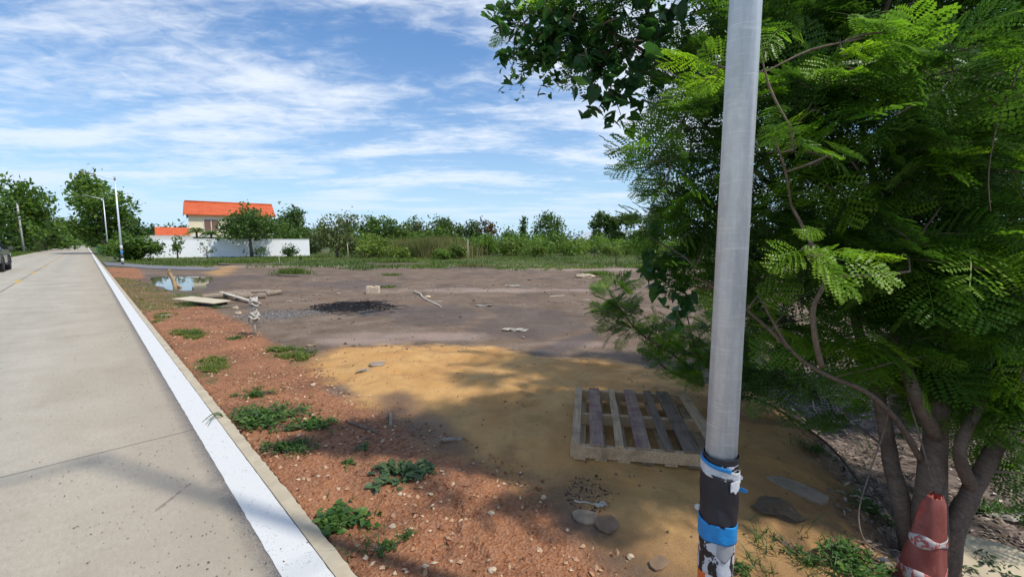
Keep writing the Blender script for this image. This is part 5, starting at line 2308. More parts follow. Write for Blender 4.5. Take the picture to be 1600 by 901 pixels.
M['mound_dark'] = simple('dark earth', (.12, .085, .055), (.06, .045, .03), 22, .95, bump=.8)
M['slab_light'] = simple('earthy stone', (.30, .235, .165), (.17, .13, .09), 14, .95, bump=.6)
M['slab_brown'] = simple('brown slab', (.24, .16, .10), (.15, .095, .06), 12, .9, bump=.5)
# single stones and litter, one by one
GP = 'slabs and stones lying on the sand and gravel'
slab(589, 570, .22, .16, .028, 'flat grey slab on the sand, back left', 'stone', 'stone_slab', 'slab', .3, 1, R(4), GP)
crumpled(568, 580, .15, .07, .03, 'small crumpled grey wrapper left of the slab on the sand', 'white_rag', 'wrapper', 'wrapper', .4, 2)
slab(914, 808, .17, .13, .016, 'mossy brown slab at the edge of the gravel below the pallet', 'slab_light', 'stone_slab', 'slab', -.2, 3, R(3), GP)
slab(948, 818, .17, .14, .018, 'brown flat slab touching the mossy one below the pallet', 'slab_brown', 'stone_slab', 'slab', .5, 4, R(5), GP)
slab(1030, 880, .12, .08, .012, 'small brown slab near the bottom edge left of the big pole', 'slab_brown', 'stone_slab', 'slab', .7, 5, R(2), GP)
slab(1243, 766, .36, .13, .035, 'long light stone slab lying on the sand bank right of the big pole', 'slab_light', 'stone_slab', 'slab', -.85, 6, R(8), GP)
stone(1212, 800, .14, .09, .04, 'dark lumpy clod of earth left of the long light slab', 'mound_dark', 'earth_clod', 'clod', 7, -.4, GP, .4)
slab(705, 687, .22, .05, .02, 'short brown plank at the foot of the wet sand', 'log_grey', 'plank', 'plank', .0, 8, R(2))
stick((546, 661), (592, 678), .013, .011, 'short dark stick lying on the red gravel', 'wood_dark', bend=.01, seed=11)
stick((611, 668), (610, 648), .016, .017, 'short grey peg lying end on beside the wet sand', 'log_grey', bend=.01, seed=12)
stick((648, 457), (690, 480), .036, .016, 'long pale crooked branch lying right of the ash heap', 'wood_pale', 'branch', 'branch', .04, 13, branches=((.75, .8, .1, .1, .4), (.9, -.8, .3, .15, .25)))
crumpled(800, 516, .34, .20, .04, 'left pale torn sheet on the dark dirt in mid lot', 'paper', 'torn_sheet', 'sheet', .1, 14)
crumpled(814, 517, .26, .16, .05, 'right pale torn sheet overlapping the other in mid lot', 'paper', 'torn_sheet', 'sheet', -.3, 15)
crumpled(756, 478, .40, .22, .04, 'flat grey rag right of the crooked branch', 'white_rag', 'rag', 'rag', .1, 16)
stone(668, 465, .10, .08, .05, 'white stone beside the crooked branch', 'stone_pale', seed=17)
crumpled(801, 447, .50, .25, .05, 'white scrap left of the long streak on the lot', 'paper', 'scrap', 'scrap', .3, 18)
stick((805, 447), (837, 450), .02, .012, 'thin pale stick running right from the white scrap', 'wood_pale', seed=19)
stone(827, 438, .09, .08, .05, 'small dark stone far on the lot', 'wood_dark', seed=20)
stone(915, 433.5, .45, .25, .13, 'white rubble lump beside the grass tuft on the right of the lot', 'stone_pale', 'rubble_lump', 'rubble', 21)
crumpled(912, 469, .34, .08, .02, 'thin pale strip lying on the lot right of the sheets', 'paper', 'strip', 'strip', .15, 22)
stick((858, 464), (882, 462), .015, .012, 'thin bleached twig on the lot above the torn sheets', 'wood_pale', seed=23)
for (px, py, s, lab, mt) in ((488, 438, .22, 'white scrap right of the grassy mound', 'paper'),
                         (510, 435.5, .20, 'pale scrap farther right of the grassy mound', 'white_rag'),
                         (411, 447, .10, 'tiny white scrap between puddle and grassy mound', 'paper'),
                         (497, 461, .20, 'white scrap right of the logs', 'white_rag'),
                         (529, 459, .20, 'pale scrap left of the pale block', 'paper'),
                         (453, 471, .14, 'whitish scrap below the right end of the logs', 'paper'),
                         (476, 470, .16, 'scrap between the logs and the ash heap', 'white_rag'),
                         (318, 407, .5, 'white scrap at the grass edge in front of the wall', 'paper'),
                         (288, 411, .5, 'grey white scrap by the side road', 'white_rag'),
                         (260, 493, .16, 'white scrap in the verge grass near the kerb', 'paper'),
                         (486, 540.5, .15, 'pinkish stone chip at the wet patch', 'stone_pale'),
                         (938, 790, .07, 'small torn pale leaf of paper above the slabs', 'paper')):
    crumpled(px, py, s, s * .6, s * .14, lab, mt, 'scrap', 'scrap', rnd.uniform(0, 3), int(px))
GW = 'pale stones among the red gravel'
for (px, py, s, lab) in ((369, 482, .075, 'white ball shaped stone under the timber pile'), (373, 491, .08, 'yellowish stone below the white ball shaped one'),
                         (573, 685, .022, 'pale stone right of the dark stick'), (489, 602, .032, 'buff stone near the left edge of the sand'),
                         (562, 697, .018, 'small pale stone below the dark stick'), (497, 744, .014, 'small whitish stone left of the broad leaved weed'),
                         (588, 771, .014, 'whitish stone between the two broad leaved weeds'), (625, 772, .016, 'whitish stone below the upper broad leaved weed'),
                         (613, 823, .020, 'whitish stone right of the lower broad leaved weed'), (768, 802, .020, 'buff stone in the gravel below the pallet corner'),
                         (705, 877, .011, 'tiny pale stone near the bottom edge'), (769, 891, .022, 'white stone cut by the bottom edge area'),
                         (985, 870, .022, 'white stone left of the small brown slab'), (622, 681, .016, 'reddish brown stone right of the grey peg'),
                         (718, 735, .018, 'dark grey stone on the open gravel')):
    stone(px, py, s, s * .8, s * .6, lab, 'stone_pale' if 'dark' not in lab and 'reddish' not in lab else 'wood_dark', seed=int(px), rz=rnd.uniform(0, 3), group=GW)
# low grey mounds
bits('black_debris', pxpoly([(880, 755), (930, 748), (965, 765), (960, 795), (930, 800), (890, 780)]), 700, .0015, .008, 'char', 'blackened debris scattered on the sand below the pallet', 'debris', 97, elong=2.0)
stick((897, 783), (940, 790), .005, .003, 'thin pale root lying by the blackened debris', 'wood_pale', 'root', 'root', .12, 33, branches=((.3, -.3, .5, .1, .05),))


# ------------------------------------------------------------------ WEEDS
def weed(px, py, w, d, nleaf, size, mat, label, seed, kind='oval', hgt=.07, sprawl=1.0, blades_n=0, cat='weed', name='weed_clump'):
    """low plant: stems radiating from a root, leaves in whorls"""
    g = np.random.default_rng(seed)
    p = GD(px, py)
    r = empty(name, (p.x, p.y, p.z))
    tag(r, label, cat)
    nleaf = int(nleaf * 1.7)
    size *= .8
    hgt *= .62
    nst = max(8, int(nleaf / 12))
    lob = [(g.uniform(0, 6.28), g.uniform(.4, 1.0)) for _ in range(5)]
    pos, dirs, ups, sc = [], [], [], []
    mb = MB()
    for i in range(nst):
        a = g.uniform(0, 2 * PI)
        f = g.random() ** .6 * sprawl * 1.12
        if g.random() < .7:
            la, lf = lob[int(g.integers(0, 5))]
            a = la + g.normal(0, .45)
            f *= .55 + .6 * lf
        ex, ey = w / 2 * f * math.cos(a), d / 2 * f * math.sin(a)
        ez = hgt * g.uniform(.4, 1.0) * (1 - .4 * f)
        gz = hz(p.x + ex, p.y + ey) - p.z
        st = Vector((ex * .15, ey * .15, 0))
        en = Vector((ex, ey, gz + ez))
        mid = st.lerp(en, .5) + Vector((0, 0, ez * .3))
        mb.tube([st, mid, en], [.003, .0025, .0015], 4, False)
        m_ = max(3, nleaf // nst)
        for k in range(m_):
            t = g.uniform(.25, 1.0)
            q = st.lerp(en, t) + Vector((0, 0, ez * .3 * 4 * t * (1 - t)))
            pos.append(q + Vector(g.normal(0, size * .25, 3)))
            dr = g.normal(size=3)
            dr[2] = abs(dr[2]) * .3
            dirs.append(dr)
            ups.append([g.normal(0, .35), g.normal(0, .35), 1])
            sc.append(size * g.uniform(.6, 1.3))
    pos, dirs, ups, sc = map(np.array, (pos, dirs, ups, sc))
    tones = np.clip(.45 + g.normal(0, .2, len(pos)), 0, 1)
    tm = {'oval': OVAL, 'heart': HEART, 'pinn': PINN}[kind]
    keep = fbm(pos[:, 0] * 11 + seed * 3.1, pos[:, 1] * 11 + seed, 5, 3) > .37
    pos, dirs, ups, sc, tones = pos[keep], dirs[keep], ups[keep], sc[keep], tones[keep]
    Q, tn = place_templates(tm, pos, dirs, ups, sc, tones, .1, g)
    if blades_n:
        bp = np.stack([g.normal(0, w * .30, blades_n), g.normal(0, d * .30, blades_n), np.zeros(blades_n)], 1)
        bp = bp[fbm(bp[:, 0] * 9 + seed, bp[:, 1] * 9, 6, 3) > .45]
        blades_n = len(bp)
        bp[:, 2] = height(bp[:, 0] + p.x, bp[:, 1] + p.y) - p.z
        Q2, t2 = blades('b', bp, g.uniform(.02, .09, blades_n), None, '', '', g, g.uniform(.004, .008, blades_n), 1.6)
        Q = np.concatenate([Q, Q2])
        tn = np.concatenate([tn, t2 * .6])
    V = Q.reshape(-1, 3)
    np_mesh('leaves', V, np.arange(len(V)).reshape(-1, 4), M[mat], r, tn)
    mb.build('stem', M['weed'] if False else M['bark_pale'], r)
    return r


weed(412, 656, .86, .66, 1150, .056, 'weed', 'largest leafy weed clump beside the kerb, with grass trailing over the white line', 1, 'oval', .13, 1, 260)
weed(487, 668, .74, .32, 460, .048, 'weed', 'leafy weed patch right of the largest clump by the kerb', 2, 'oval', .08, 1, 60)
weed(437, 702, .66, .34, 620, .042, 'weed', 'leafy and grassy weed patch just below the largest clump, touching the kerb', 3, 'oval', .09, 1, 240)
weed(393, 616, .55, .42, 380, .04, 'weed', 'smaller weed patch above the largest clump by the kerb', 4, 'oval', .06, 1, 160)
weed(620, 740, .50, .40, 270, .055, 'weed_dark', 'broad leaved dull green weed alone on the gravel, upper of the two', 5, 'heart', .06, 1, 0)
weed(532, 812, .46, .36, 330, .052, 'weed', 'broad leaved green weed close to the kerb, lower of the two', 6, 'heart', .07, 1, 30)
weed(498, 838, .16, .12, 60, .04, 'weed', 'small dark weed overlapping the kerb under the lower broad leaved weed', 7, 'heart', .06)
weed(600, 860, .32, .14, 110, .03, 'weed', 'thin spreading grass weed near the bottom edge', 8, 'oval', .03, 1, 70)
weed(556, 700, .20, .12, 70, .032, 'weed', 'small weed patch between the kerb clump and the dark stick', 9, 'heart', .04)
weed(545, 724, .14, .08, 40, .028, 'weed', 'faint small weed above the upper broad leaved weed', 10, 'heart', .03)
weed(636, 838, .12, .08, 40, .025, 'weed', 'tiny weed up and right of the spreading grass weed', 12, 'oval', .03, 1, 20)
weed(296, 522, .62, .22, 240, .03, 'weed', 'low grass clump by the kerb below the timber pile', 13, 'oval', .05, 1, 300)
weed(372, 528, .42, .35, 180, .035, 'weed', 'bright low weed left of the rag topped peg', 14, 'oval', .05, 1, 120)
weed(440, 547, .50, .20, 160, .03, 'weed', 'grassy weed strip below the rag topped peg', 15, 'oval', .04, 1, 220)
weed(476, 552, .36, .16, 120, .03, 'weed', 'grassy weed at the left tip of the sand', 16, 'oval', .04, 1, 160)
weed(298, 477, .7, .4, 240, .05, 'weed', 'green weed growing against the propped board', 17, 'oval', .12, 1, 150)
weed(342, 481, .6, .3, 160, .045, 'weed', 'green weed growing under the logs', 18, 'oval', .08, 1, 90)
weed(1253, 868, .34, .26, 120, .03, 'weed', 'bright grass clump on the sand right of the big pole base', 19, 'oval', .06, 1, 420)
weed(1165, 893, .22, .14, 60, .03, 'weed', 'small grass clump at the bottom edge beside the big pole', 20, 'oval', .06, 1, 160)
weed(1330, 880, .50, .30, 260, .05, 'weed', 'leafy dark weed at the foot of the red cone', 21, 'oval', .14, 1, 160)
weed(1360, 800, .34, .26, 160, .04, 'weed', 'weed on the bank left of the red cone', 22, 'oval', .10, 1, 120)
weed(1275, 700, .40, .22, 150, .035, 'weed', 'low weed on the bank above the long light slab', 23, 'oval', .08, 1, 60)
weed(1235, 655, .36, .20, 110, .035, 'weed_dark', 'dull weed at the top of the bank right of the pallet', 24, 'oval', .07, 1, 30)
weed(1530, 890, .40, .24, 170, .045, 'weed_dark', 'dark leafy weed in front of the pale board at the right corner', 25, 'oval', .14, 1, 0)
weed(1560, 800, .50, .24, 130, .05, 'weed', 'grass tuft behind the pale board at the right edge', 26, 'oval', .12, 1, 160)
# grass over the white line: long arching blades from the kerb clump
def arch_grass():
    p = GD(352, 655)
    r = MB()
    g = random.Random(2)
    for k in range(7):
        a = math.atan2(-T.y, -T.x) + g.uniform(-.9, .9)
        L = g.uniform(.12, .26)
        pts = [Vector((0, 0, 0)), Vector((L * .4 * math.cos(a), L * .4 * math.sin(a), L * .45)), Vector((L * math.cos(a), L * math.sin(a), L * .12))]
        r.tube(smooth_path(pts, None, 4), .0022, 4)
    o = r.build('trailing_grass', M['weed'], loc=(p.x, p.y, p.z))
    me = o.data
    at_ = me.attributes.new('tone', 'FLOAT', 'FACE')
    at_.data.foreach_set('value', np.full(len(me.polygons), .4, np.float32))
    tag(o, 'a few long arching grass stems hanging over the white line', 'grass stems')


arch_grass()


def tuft(px, py, w, h, n, label, seed, mound=True, mat='grass', bw=.03):
    g = np.random.default_rng(seed)
    p = GD(px, py)
    r = empty('grass_tuft', (p.x, p.y, p.z))
    tag(r, label, 'grass tuft', 'grass tufts dotted over the bare lot')
    x = g.normal(0, w * .26, n)
    y = g.normal(0, w * .16, n)
    mh = h * .35 if mound else 0
    z = height(x + p.x, y + p.y) - p.z + mh * np.clip(1 - (x / (w * .7)) ** 2 - (y / (w * .5)) ** 2, 0, 1)
    Q, t = blades('b', np.stack([x, y, z], 1), h * g.uniform(.3, 1, n), None, '', '', g, np.full(n, bw), .7)
    V = Q.reshape(-1, 3)
    np_mesh('blades', V, np.arange(len(V)).reshape(-1, 4), M[mat], r, t * .8)
    if mound:
        m = MB().add(lumpy((w * .75, w * .5, mh * 1.0), seed, 3, .18), Matrix.Translation((0, 0, -mh * .05)))
        m.build('soil_mound', M['mound'], r)


M['mound'] = simple('soil mound', (.155, .115, .09), (.10, .075, .06), 9, .95, bump=.5)
tuft(458, 430, 1.6, .34, 700, 'bright green grass tuft on a low mound right of the puddle', 1)
tuft(390, 413, 3.2, .38, 700, 'long flat grass tuft on the dirt in front of the wall', 2)
tuft(620, 413, 3.2, .42, 800, 'green tuft at the far edge of the lot below the lime bush', 3)
tuft(738, 419, 2.4, .30, 420, 'dry brownish tuft on a low mound in mid distance', 4, True, 'reed')
tuft(935, 432, 1.5, .26, 450, 'green tuft right of the white rubble lump', 5)
tuft(611, 430, 1.0, .14, 160, 'faint small tuft above the pale block', 6, False)
tuft(607, 449, .8, .10, 120, 'faint small tuft right of the pale block', 7, False)
tuft(895, 413, 1.8, .26, 260, 'low tuft on the pale track at the back right', 8)
tuft(672, 416, 1.4, .22, 200, 'small tuft right of the one below the lime bush', 9, False)


# ------------------------------------------------------------------ NEAR TREES ON THE RIGHT
def limb(pts, radii, mat, name, parent, seed=1, origin=None, seg=9, lump=.07, n=5):
    """pts: world positions"""
    pp_, rd = smooth_path(pts, radii, n)
    o = Vector(parent.location)
    m = MB()
    m.tube([p - o for p in pp_], rd, seg, lumpy=lump, seed=seed)
    return m, pp_, rd


class NearTree:
    def __init__(s, name, base, label, cat='tree', group=None):
        s.root = empty(name, base)
        tag(s.root, label, cat, group)
        s.o = Vector(base)
        s.nodes = []
        s.tw = MB()
        s.Q = []
        s.T = []

    def limb(s, pts, radii, name='limb', mat='bark', seed=1, seg=9, lump=.06):
        m, pp_, rd = limb(pts, radii, mat, name, s.root, seed, seg=seg, lump=lump)
        s.nodes += [(p, r) for p, r in zip(pp_, rd)][2:]
        return m.build(name, M[mat], s.root)

    def twig(s, end, r=.006):
        # join to the closest limb point that is not above the twig end too much
        best = min(s.nodes, key=lambda q: (q[0] - end).length + max(0, q[0].z - end.z) * .6)
        a = best[0]
        L = (end - a).length
        mid = a.lerp(end, .5) + Vector((rnd.uniform(-.06, .06), rnd.uniform(-.06, .06), .10 * L + rnd.uniform(-.05, .05))) * min(1, L)
        pp_, rd = smooth_path([a, mid, end], [min(best[1] * .7, r + .007 * L), r, r * .45], 4)
        s.tw.tube([p - s.o for p in pp_], rd, 5, False)
        s.nodes += [(pp_[k], rd[k]) for k in (2, 4, 6)]
        d = (end - mid)
        return d.normalized() if d.length > 1e-4 else Vector((0, 0, 1))

    def cluster(s, c, g, temps, nf, size, tone, spread=1.0, up=.35, droop=.2, tw=True, out=None):
        c = Vector(c)
        d = s.twig(c) if tw else Vector((0, 0, 1))
        if out is not None:
            d = (d * .4 + Vector(out)).normalized()
        dn = np.array(d)
        v = rand_dirs(nf, g) * spread + dn * .9
        v[:, 2] = v[:, 2] * .55 + up * .4 - droop * .3
        v = unit(v)
        pos = np.array(c)[None] - dn[None] * g.uniform(0, .22, nf)[:, None]
        ups = np.stack([g.normal(0, .55, nf), g.normal(-.35, .5, nf), np.ones(nf)], 1)
        sc = size * g.uniform(.72, 1.18, nf)
        tn = np.clip(tone + g.normal(0, .12, nf) + (g.random(nf) < .06) * .35, 0, 1)
        Q, t = place_templates(temps, pos, v, ups, sc, tn, .10, g)
        s.Q.append(Q)
        s.T.append(t)

    def finish(s, leafmat, twigmat='bark_pale', crown='crown', crown_label=None):
        Q = np.concatenate(s.Q)
        tn = np.concatenate(s.T)
        V = Q.reshape(-1, 3) - np.array(s.o, np.float32)
        co = np_mesh(crown, V, np.arange(len(V), dtype=np.int32).reshape(-1, 4), M[leafmat], s.root, tn)
        tw = s.tw.build('twigs', M[twigmat], s.root)
        tw.data.materials.clear()
        tw.data.materials.append(M[leafmat])
        tw.data.materials.append(M[twigmat])
        tw.data.polygons.foreach_set('material_index', np.ones(len(tw.data.polygons), np.int32))
        with bpy.context.temp_override(active_object=co, object=co, selected_objects=[co, tw], selected_editable_objects=[co, tw]):
            bpy.ops.object.join()
        print(crown, s.root.name, len(Q))


def blob_points(blobs, g):
    """blobs: (px,py,Y,radius,n) -> world points and data"""
    out = []
    for b in blobs:
        c = at(b[0], b[1], b[2])
        for _ in range(b[4]):
            d = rand_dirs(1, g)[0]
            r_ = g.random() ** .4
            out.append((Vector((c.x + d[0] * b[3] * r_, c.y + d[1] * b[3] * r_, c.z + d[2] * b[3] * r_)), b))
    return out


BASE = GD(1455, 905)


def feathery_tree():
    g = np.random.default_rng(1001)
    t = NearTree('feathery_leaved_tree', (BASE.x, BASE.y, BASE.z), 'large near tree with feathery compound leaves and several bare trunks, right of the big pole')
    Y0 = BASE.y
    b0 = Vector((BASE.x, BASE.y, BASE.z - .1))
    t.limb([b0, at(1454, 800, Y0 + .02), at(1460, 700, Y0 + .10), at(1470, 600, Y0 + .2), at(1492, 480, Y0 + .35), at(1500, 330, Y0 + .5), at(1490, 150, Y0 + .7), Vector((3.1, 3.2, 4.4))],
           [.095, .078, .060, .052, .045, .038, .03, .02], 'trunk', 'bark', 1)
    t.limb([b0 + Vector((-.02, .05, 0)), at(1412, 800, Y0 + .12), at(1392, 720, Y0 + .22), at(1378, 640, Y0 + .3), at(1360, 580, Y0 + .4), at(1330, 470, Y0 + .5), at(1300, 300, Y0 + .6), at(1240, 120, Y0 + .8), Vector((1.5, 3.2, 4.1))],
           [.07, .048, .043, .038, .032, .026, .022, .018, .01], 'trunk', 'bark', 2)
    t.limb([b0 + Vector((.05, .0, 0)), at(1488, 830, Y0 - .02), at(1520, 765, Y0 - .0), at(1560, 690, Y0 + .06), at(1610, 600, Y0 + .1), at(1680, 450, Y0 + .1), at(1760, 200, Y0 + .1), Vector((4.4, 2.2, 3.8))],
           [.085, .054, .045, .040, .036, .03, .024, .015], 'trunk', 'bark', 3)
    t.limb([at(1466, 690, Y0 + .10), at(1432, 620, Y0 + .05), at(1405, 540, Y0 + .2), at(1385, 430, Y0 + .4), at(1370, 300, Y0 + .55), at(1350, 120, Y0 + .6), Vector((1.9, 1.9, 3.6))],
           [.04, .034, .03, .024, .02, .015, .008], 'limb', 'bark', 4)
    t.limb([at(1468, 640, Y0 + .18), at(1452, 560, Y0 + .3), at(1440, 470, Y0 + .45), at(1430, 330, Y0 + .6)], [.034, .028, .022, .012], 'limb', 'bark', 5)
    t.limb([at(1440, 720, Y0 + .1), at(1400, 655, Y0 + .02), at(1350, 610, Y0 - .02), at(1290, 585, Y0 + .05), at(1235, 545, Y0 + .1), at(1190, 470, Y0 + .15)], [.019, .015, .013, .011, .009, .005], 'limb', 'bark', 6)
    t.limb([at(1520, 765, Y0), at(1500, 700, Y0 - .05), at(1540, 610, Y0 + .1), at(1575, 480, Y0 + .3), at(1590, 300, Y0 + .4)], [.036, .028, .024, .018, .01], 'limb', 'bark', 7)
    t.limb([at(1284, 572, Y0 + .05), at(1274, 530, Y0), at(1271, 480, Y0 - .03), at(1290, 430, Y0 - .05), at(1262, 370, Y0 - .08), at(1236, 320, Y0 - .1)], [.016, .014, .013, .011, .009, .006], 'limb', 'bark_pale', 8)
    t.limb([at(1290, 430, Y0 - .05), at(1360, 430, Y0 - .15), at(1422, 424, Y0 - .22)], [.009, .008, .005], 'limb', 'bark_pale', 9)
    # arching overhang towards the upper left, crossing behind the pole
    t.limb([at(1300, 300, Y0 + .6), at(1180, 200, Y0 + .55), at(1080, 130, Y0 + .55), at(990, 70, Y0 + .5), at(900, 20, Y0 + .45)], [.024, .018, .013, .009, .005], 'limb', 'bark', 10)
    t.limb([at(1330, 470, Y0 + .5), at(1200, 360, Y0 + .45), at(1110, 320, Y0 + .45), at(1040, 300, Y0 + .4)], [.018, .013, .009, .005], 'limb', 'bark', 11)
    t.limb([at(1235, 545, Y0 + .1), at(1150, 470, Y0 + .3), at(1080, 430, Y0 + .35)], [.012, .008, .005], 'limb', 'bark', 12)
    t.limb([Vector((1.9, 1.9, 3.6)), Vector((1.7, 1.0, 4.4)), Vector((1.4, .3, 4.8))], [.018, .012, .006], 'limb', 'bark', 14)
    t.limb([Vector((3.1, 3.2, 4.4)), Vector((3.0, 3.0, 5.3)), Vector((2.7, 2.8, 6.0))], [.018, .012, .006], 'limb', 'bark', 15)
    t.limb([Vector((4.4, 2.2, 3.8)), Vector((4.0, 1.4, 4.8)), Vector((3.6, .6, 5.4))], [.018, .012, .006], 'limb', 'bark', 16)
    # dark mass of foliage seen in the frame
    blobs = [
        # px, py, Y, r, n  (middle left edge, beside the pole)
        (1075, 215, 2.70, .26, 9), (1050, 265, 2.72, .20, 7), (1090, 330, 2.75, .24, 10), (1070, 370, 2.75, .20, 6), (1105, 420, 2.8, .16, 4), (1060, 140, 2.7, .24, 7),
        (1120, 250, 3.1, .34, 14), (1110, 100, 3.0, .30, 10), (1150, 400, 3.1, .30, 9), (1160, 470, 3.2, .2, 4), (1130, 330, 3.3, .34, 12),
        (1100, 20, 2.9, .30, 10), (1010, 40, 2.8, .24, 6), (950, 30, 2.8, .22, 6), (1180, 50, 3.2, .4, 14), (900, 50, 2.8, .16, 3),
        # right mass
        (1250, 60, 3.0, .45, 18), (1340, 40, 2.8, .40, 16), (1440, 60, 2.9, .45, 18), (1540, 60, 2.8, .45, 18), (1640, 80, 2.8, .5, 16),
        (1230, 180, 2.9, .38, 15), (1320, 170, 3.1, .42, 16), (1420, 190, 3.0, .42, 16), (1530, 190, 3.1, .45, 18), (1630, 220, 2.8, .45, 14),
        (1230, 300, 2.9, .34, 13), (1330, 300, 3.2, .40, 15), (1430, 310, 3.1, .40, 15), (1530, 320, 3.0, .40, 15), (1630, 360, 2.7, .40, 12),
        (1240, 420, 3.0, .30, 10), (1340, 430, 3.3, .34, 11), (1450, 430, 3.3, .34, 11), (1550, 440, 3.0, .34, 12), (1640, 500, 2.7, .30, 8),
        (1230, 500, 3.1, .22, 6), (1420, 520, 3.4, .24, 4), (1560, 540, 3.0, .24, 7), (1610, 620, 2.8, .22, 5),
        (1210, 560, 3.4, .18, 3), (1530, 620, 3.1, .16, 3),
        # in front of the trunks
        (1400, 120, 2.3, .3, 9), (1500, 130, 2.3, .3, 9), (1590, 130, 2.2, .3, 8), (1380, 240, 2.35, .26, 8), (1480, 260, 2.3, .28, 9), (1570, 280, 2.25, .28, 9), (1420, 360, 2.35, .24, 7), (1510, 390, 2.3, .26, 8), (1590, 400, 2.25, .26, 7),
        (1300, 330, 2.45, .24, 7), (1260, 250, 2.45, .24, 7), (1480, 470, 2.35, .22, 6), (1570, 500, 2.3, .22, 6), (1330, 500, 2.6, .2, 4), (1400, 470, 2.6, .22, 5), (1220, 450, 2.6, .2, 6), (1240, 130, 2.5, .26, 8), (1330, 130, 2.4, .26, 8),
        (1340, 560, 2.5, .16, 4), (1430, 600, 2.5, .16, 5), (1500, 610, 2.45, .18, 6), (1560, 640, 2.3, .16, 5), (1400, 560, 2.6, .18, 5), (1620, 640, 2.3, .2, 6), (1240, 570, 2.9, .16, 4), (1330, 640, 2.9, .1, 2), (1620, 740, 2.5, .14, 3),
        (1310, 520, 2.5, .2, 5), (1480, 540, 2.45, .22, 6), (1540, 570, 2.4, .2, 6), (1600, 560, 2.3, .22, 7), (1450, 590, 2.7, .2, 4), (1580, 650, 2.5, .16, 4), (1400, 400, 2.4, .24, 7), (1450, 440, 2.35, .22, 6),
        (1250, -80, 2.8, .5, 16), (1450, -80, 2.7, .5, 16), (1640, -60, 2.6, .5, 12), (1100, -90, 2.7, .4, 10),
        (1760, 300, 2.4, .5, 10), (1800, 100, 2.4, .5, 10)]
    for c, b in blob_points(blobs, g):
        far = b[2] > 2.85
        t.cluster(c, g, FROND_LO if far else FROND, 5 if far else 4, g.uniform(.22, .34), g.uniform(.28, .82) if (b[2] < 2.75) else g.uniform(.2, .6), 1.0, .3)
    # canopy above the frame that shades the ground
    for i in range(10):
        a = g.uniform(0, 1)
        c = Vector((g.uniform(.55, 4.2), g.uniform(-.3, 3.8), g.uniform(3.3, 5.6)))
        if (c.x - 2.5) ** 2 / 5.0 + (c.y - 1.8) ** 2 / 5.2 > 1:
            continue
        if c.x - .604 * c.z < -.35 + .25 * math.sin(c.y * 2):
            continue
        if c.y > 1.2 and c.z < CAM_H + c.y * .62 + .25:
            c.z = CAM_H + c.y * .62 + g.uniform(.3, 1.2)
        t.cluster(c, g, FROND_LO, 7, g.uniform(.28, .40), g.uniform(.2, .6), 1.0, .3)
    # bright young leaves close to the camera
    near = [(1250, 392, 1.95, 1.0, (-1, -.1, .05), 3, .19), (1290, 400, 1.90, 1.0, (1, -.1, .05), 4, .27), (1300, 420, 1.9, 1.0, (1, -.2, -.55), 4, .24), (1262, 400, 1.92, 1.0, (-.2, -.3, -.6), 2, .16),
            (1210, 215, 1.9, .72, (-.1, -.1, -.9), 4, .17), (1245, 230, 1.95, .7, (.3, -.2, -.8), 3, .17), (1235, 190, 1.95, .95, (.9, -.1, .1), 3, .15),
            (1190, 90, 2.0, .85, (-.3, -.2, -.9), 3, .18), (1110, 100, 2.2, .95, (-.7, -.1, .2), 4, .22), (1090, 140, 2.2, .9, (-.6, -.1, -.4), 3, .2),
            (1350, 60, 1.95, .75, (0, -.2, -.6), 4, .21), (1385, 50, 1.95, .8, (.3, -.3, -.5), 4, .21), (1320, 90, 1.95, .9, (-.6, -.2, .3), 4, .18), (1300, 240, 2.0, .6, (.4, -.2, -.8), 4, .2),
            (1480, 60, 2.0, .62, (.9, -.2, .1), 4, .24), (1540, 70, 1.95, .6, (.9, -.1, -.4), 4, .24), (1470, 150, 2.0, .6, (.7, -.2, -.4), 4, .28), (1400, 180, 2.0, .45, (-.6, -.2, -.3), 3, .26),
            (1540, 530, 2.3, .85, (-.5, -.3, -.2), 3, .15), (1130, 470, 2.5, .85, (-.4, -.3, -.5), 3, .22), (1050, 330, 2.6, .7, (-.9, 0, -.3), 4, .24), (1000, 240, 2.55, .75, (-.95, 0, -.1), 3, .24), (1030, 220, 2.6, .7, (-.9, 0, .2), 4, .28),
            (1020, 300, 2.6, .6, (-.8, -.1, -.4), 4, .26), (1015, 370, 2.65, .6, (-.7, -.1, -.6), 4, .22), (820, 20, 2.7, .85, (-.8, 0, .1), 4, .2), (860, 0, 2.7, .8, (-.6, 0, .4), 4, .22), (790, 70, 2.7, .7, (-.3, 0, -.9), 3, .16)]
    for (px, py, Y, tn, out, nf, sz) in near:
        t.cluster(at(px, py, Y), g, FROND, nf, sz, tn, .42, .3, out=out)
    t.finish('leaf_near')
    return t


feathery_tree()


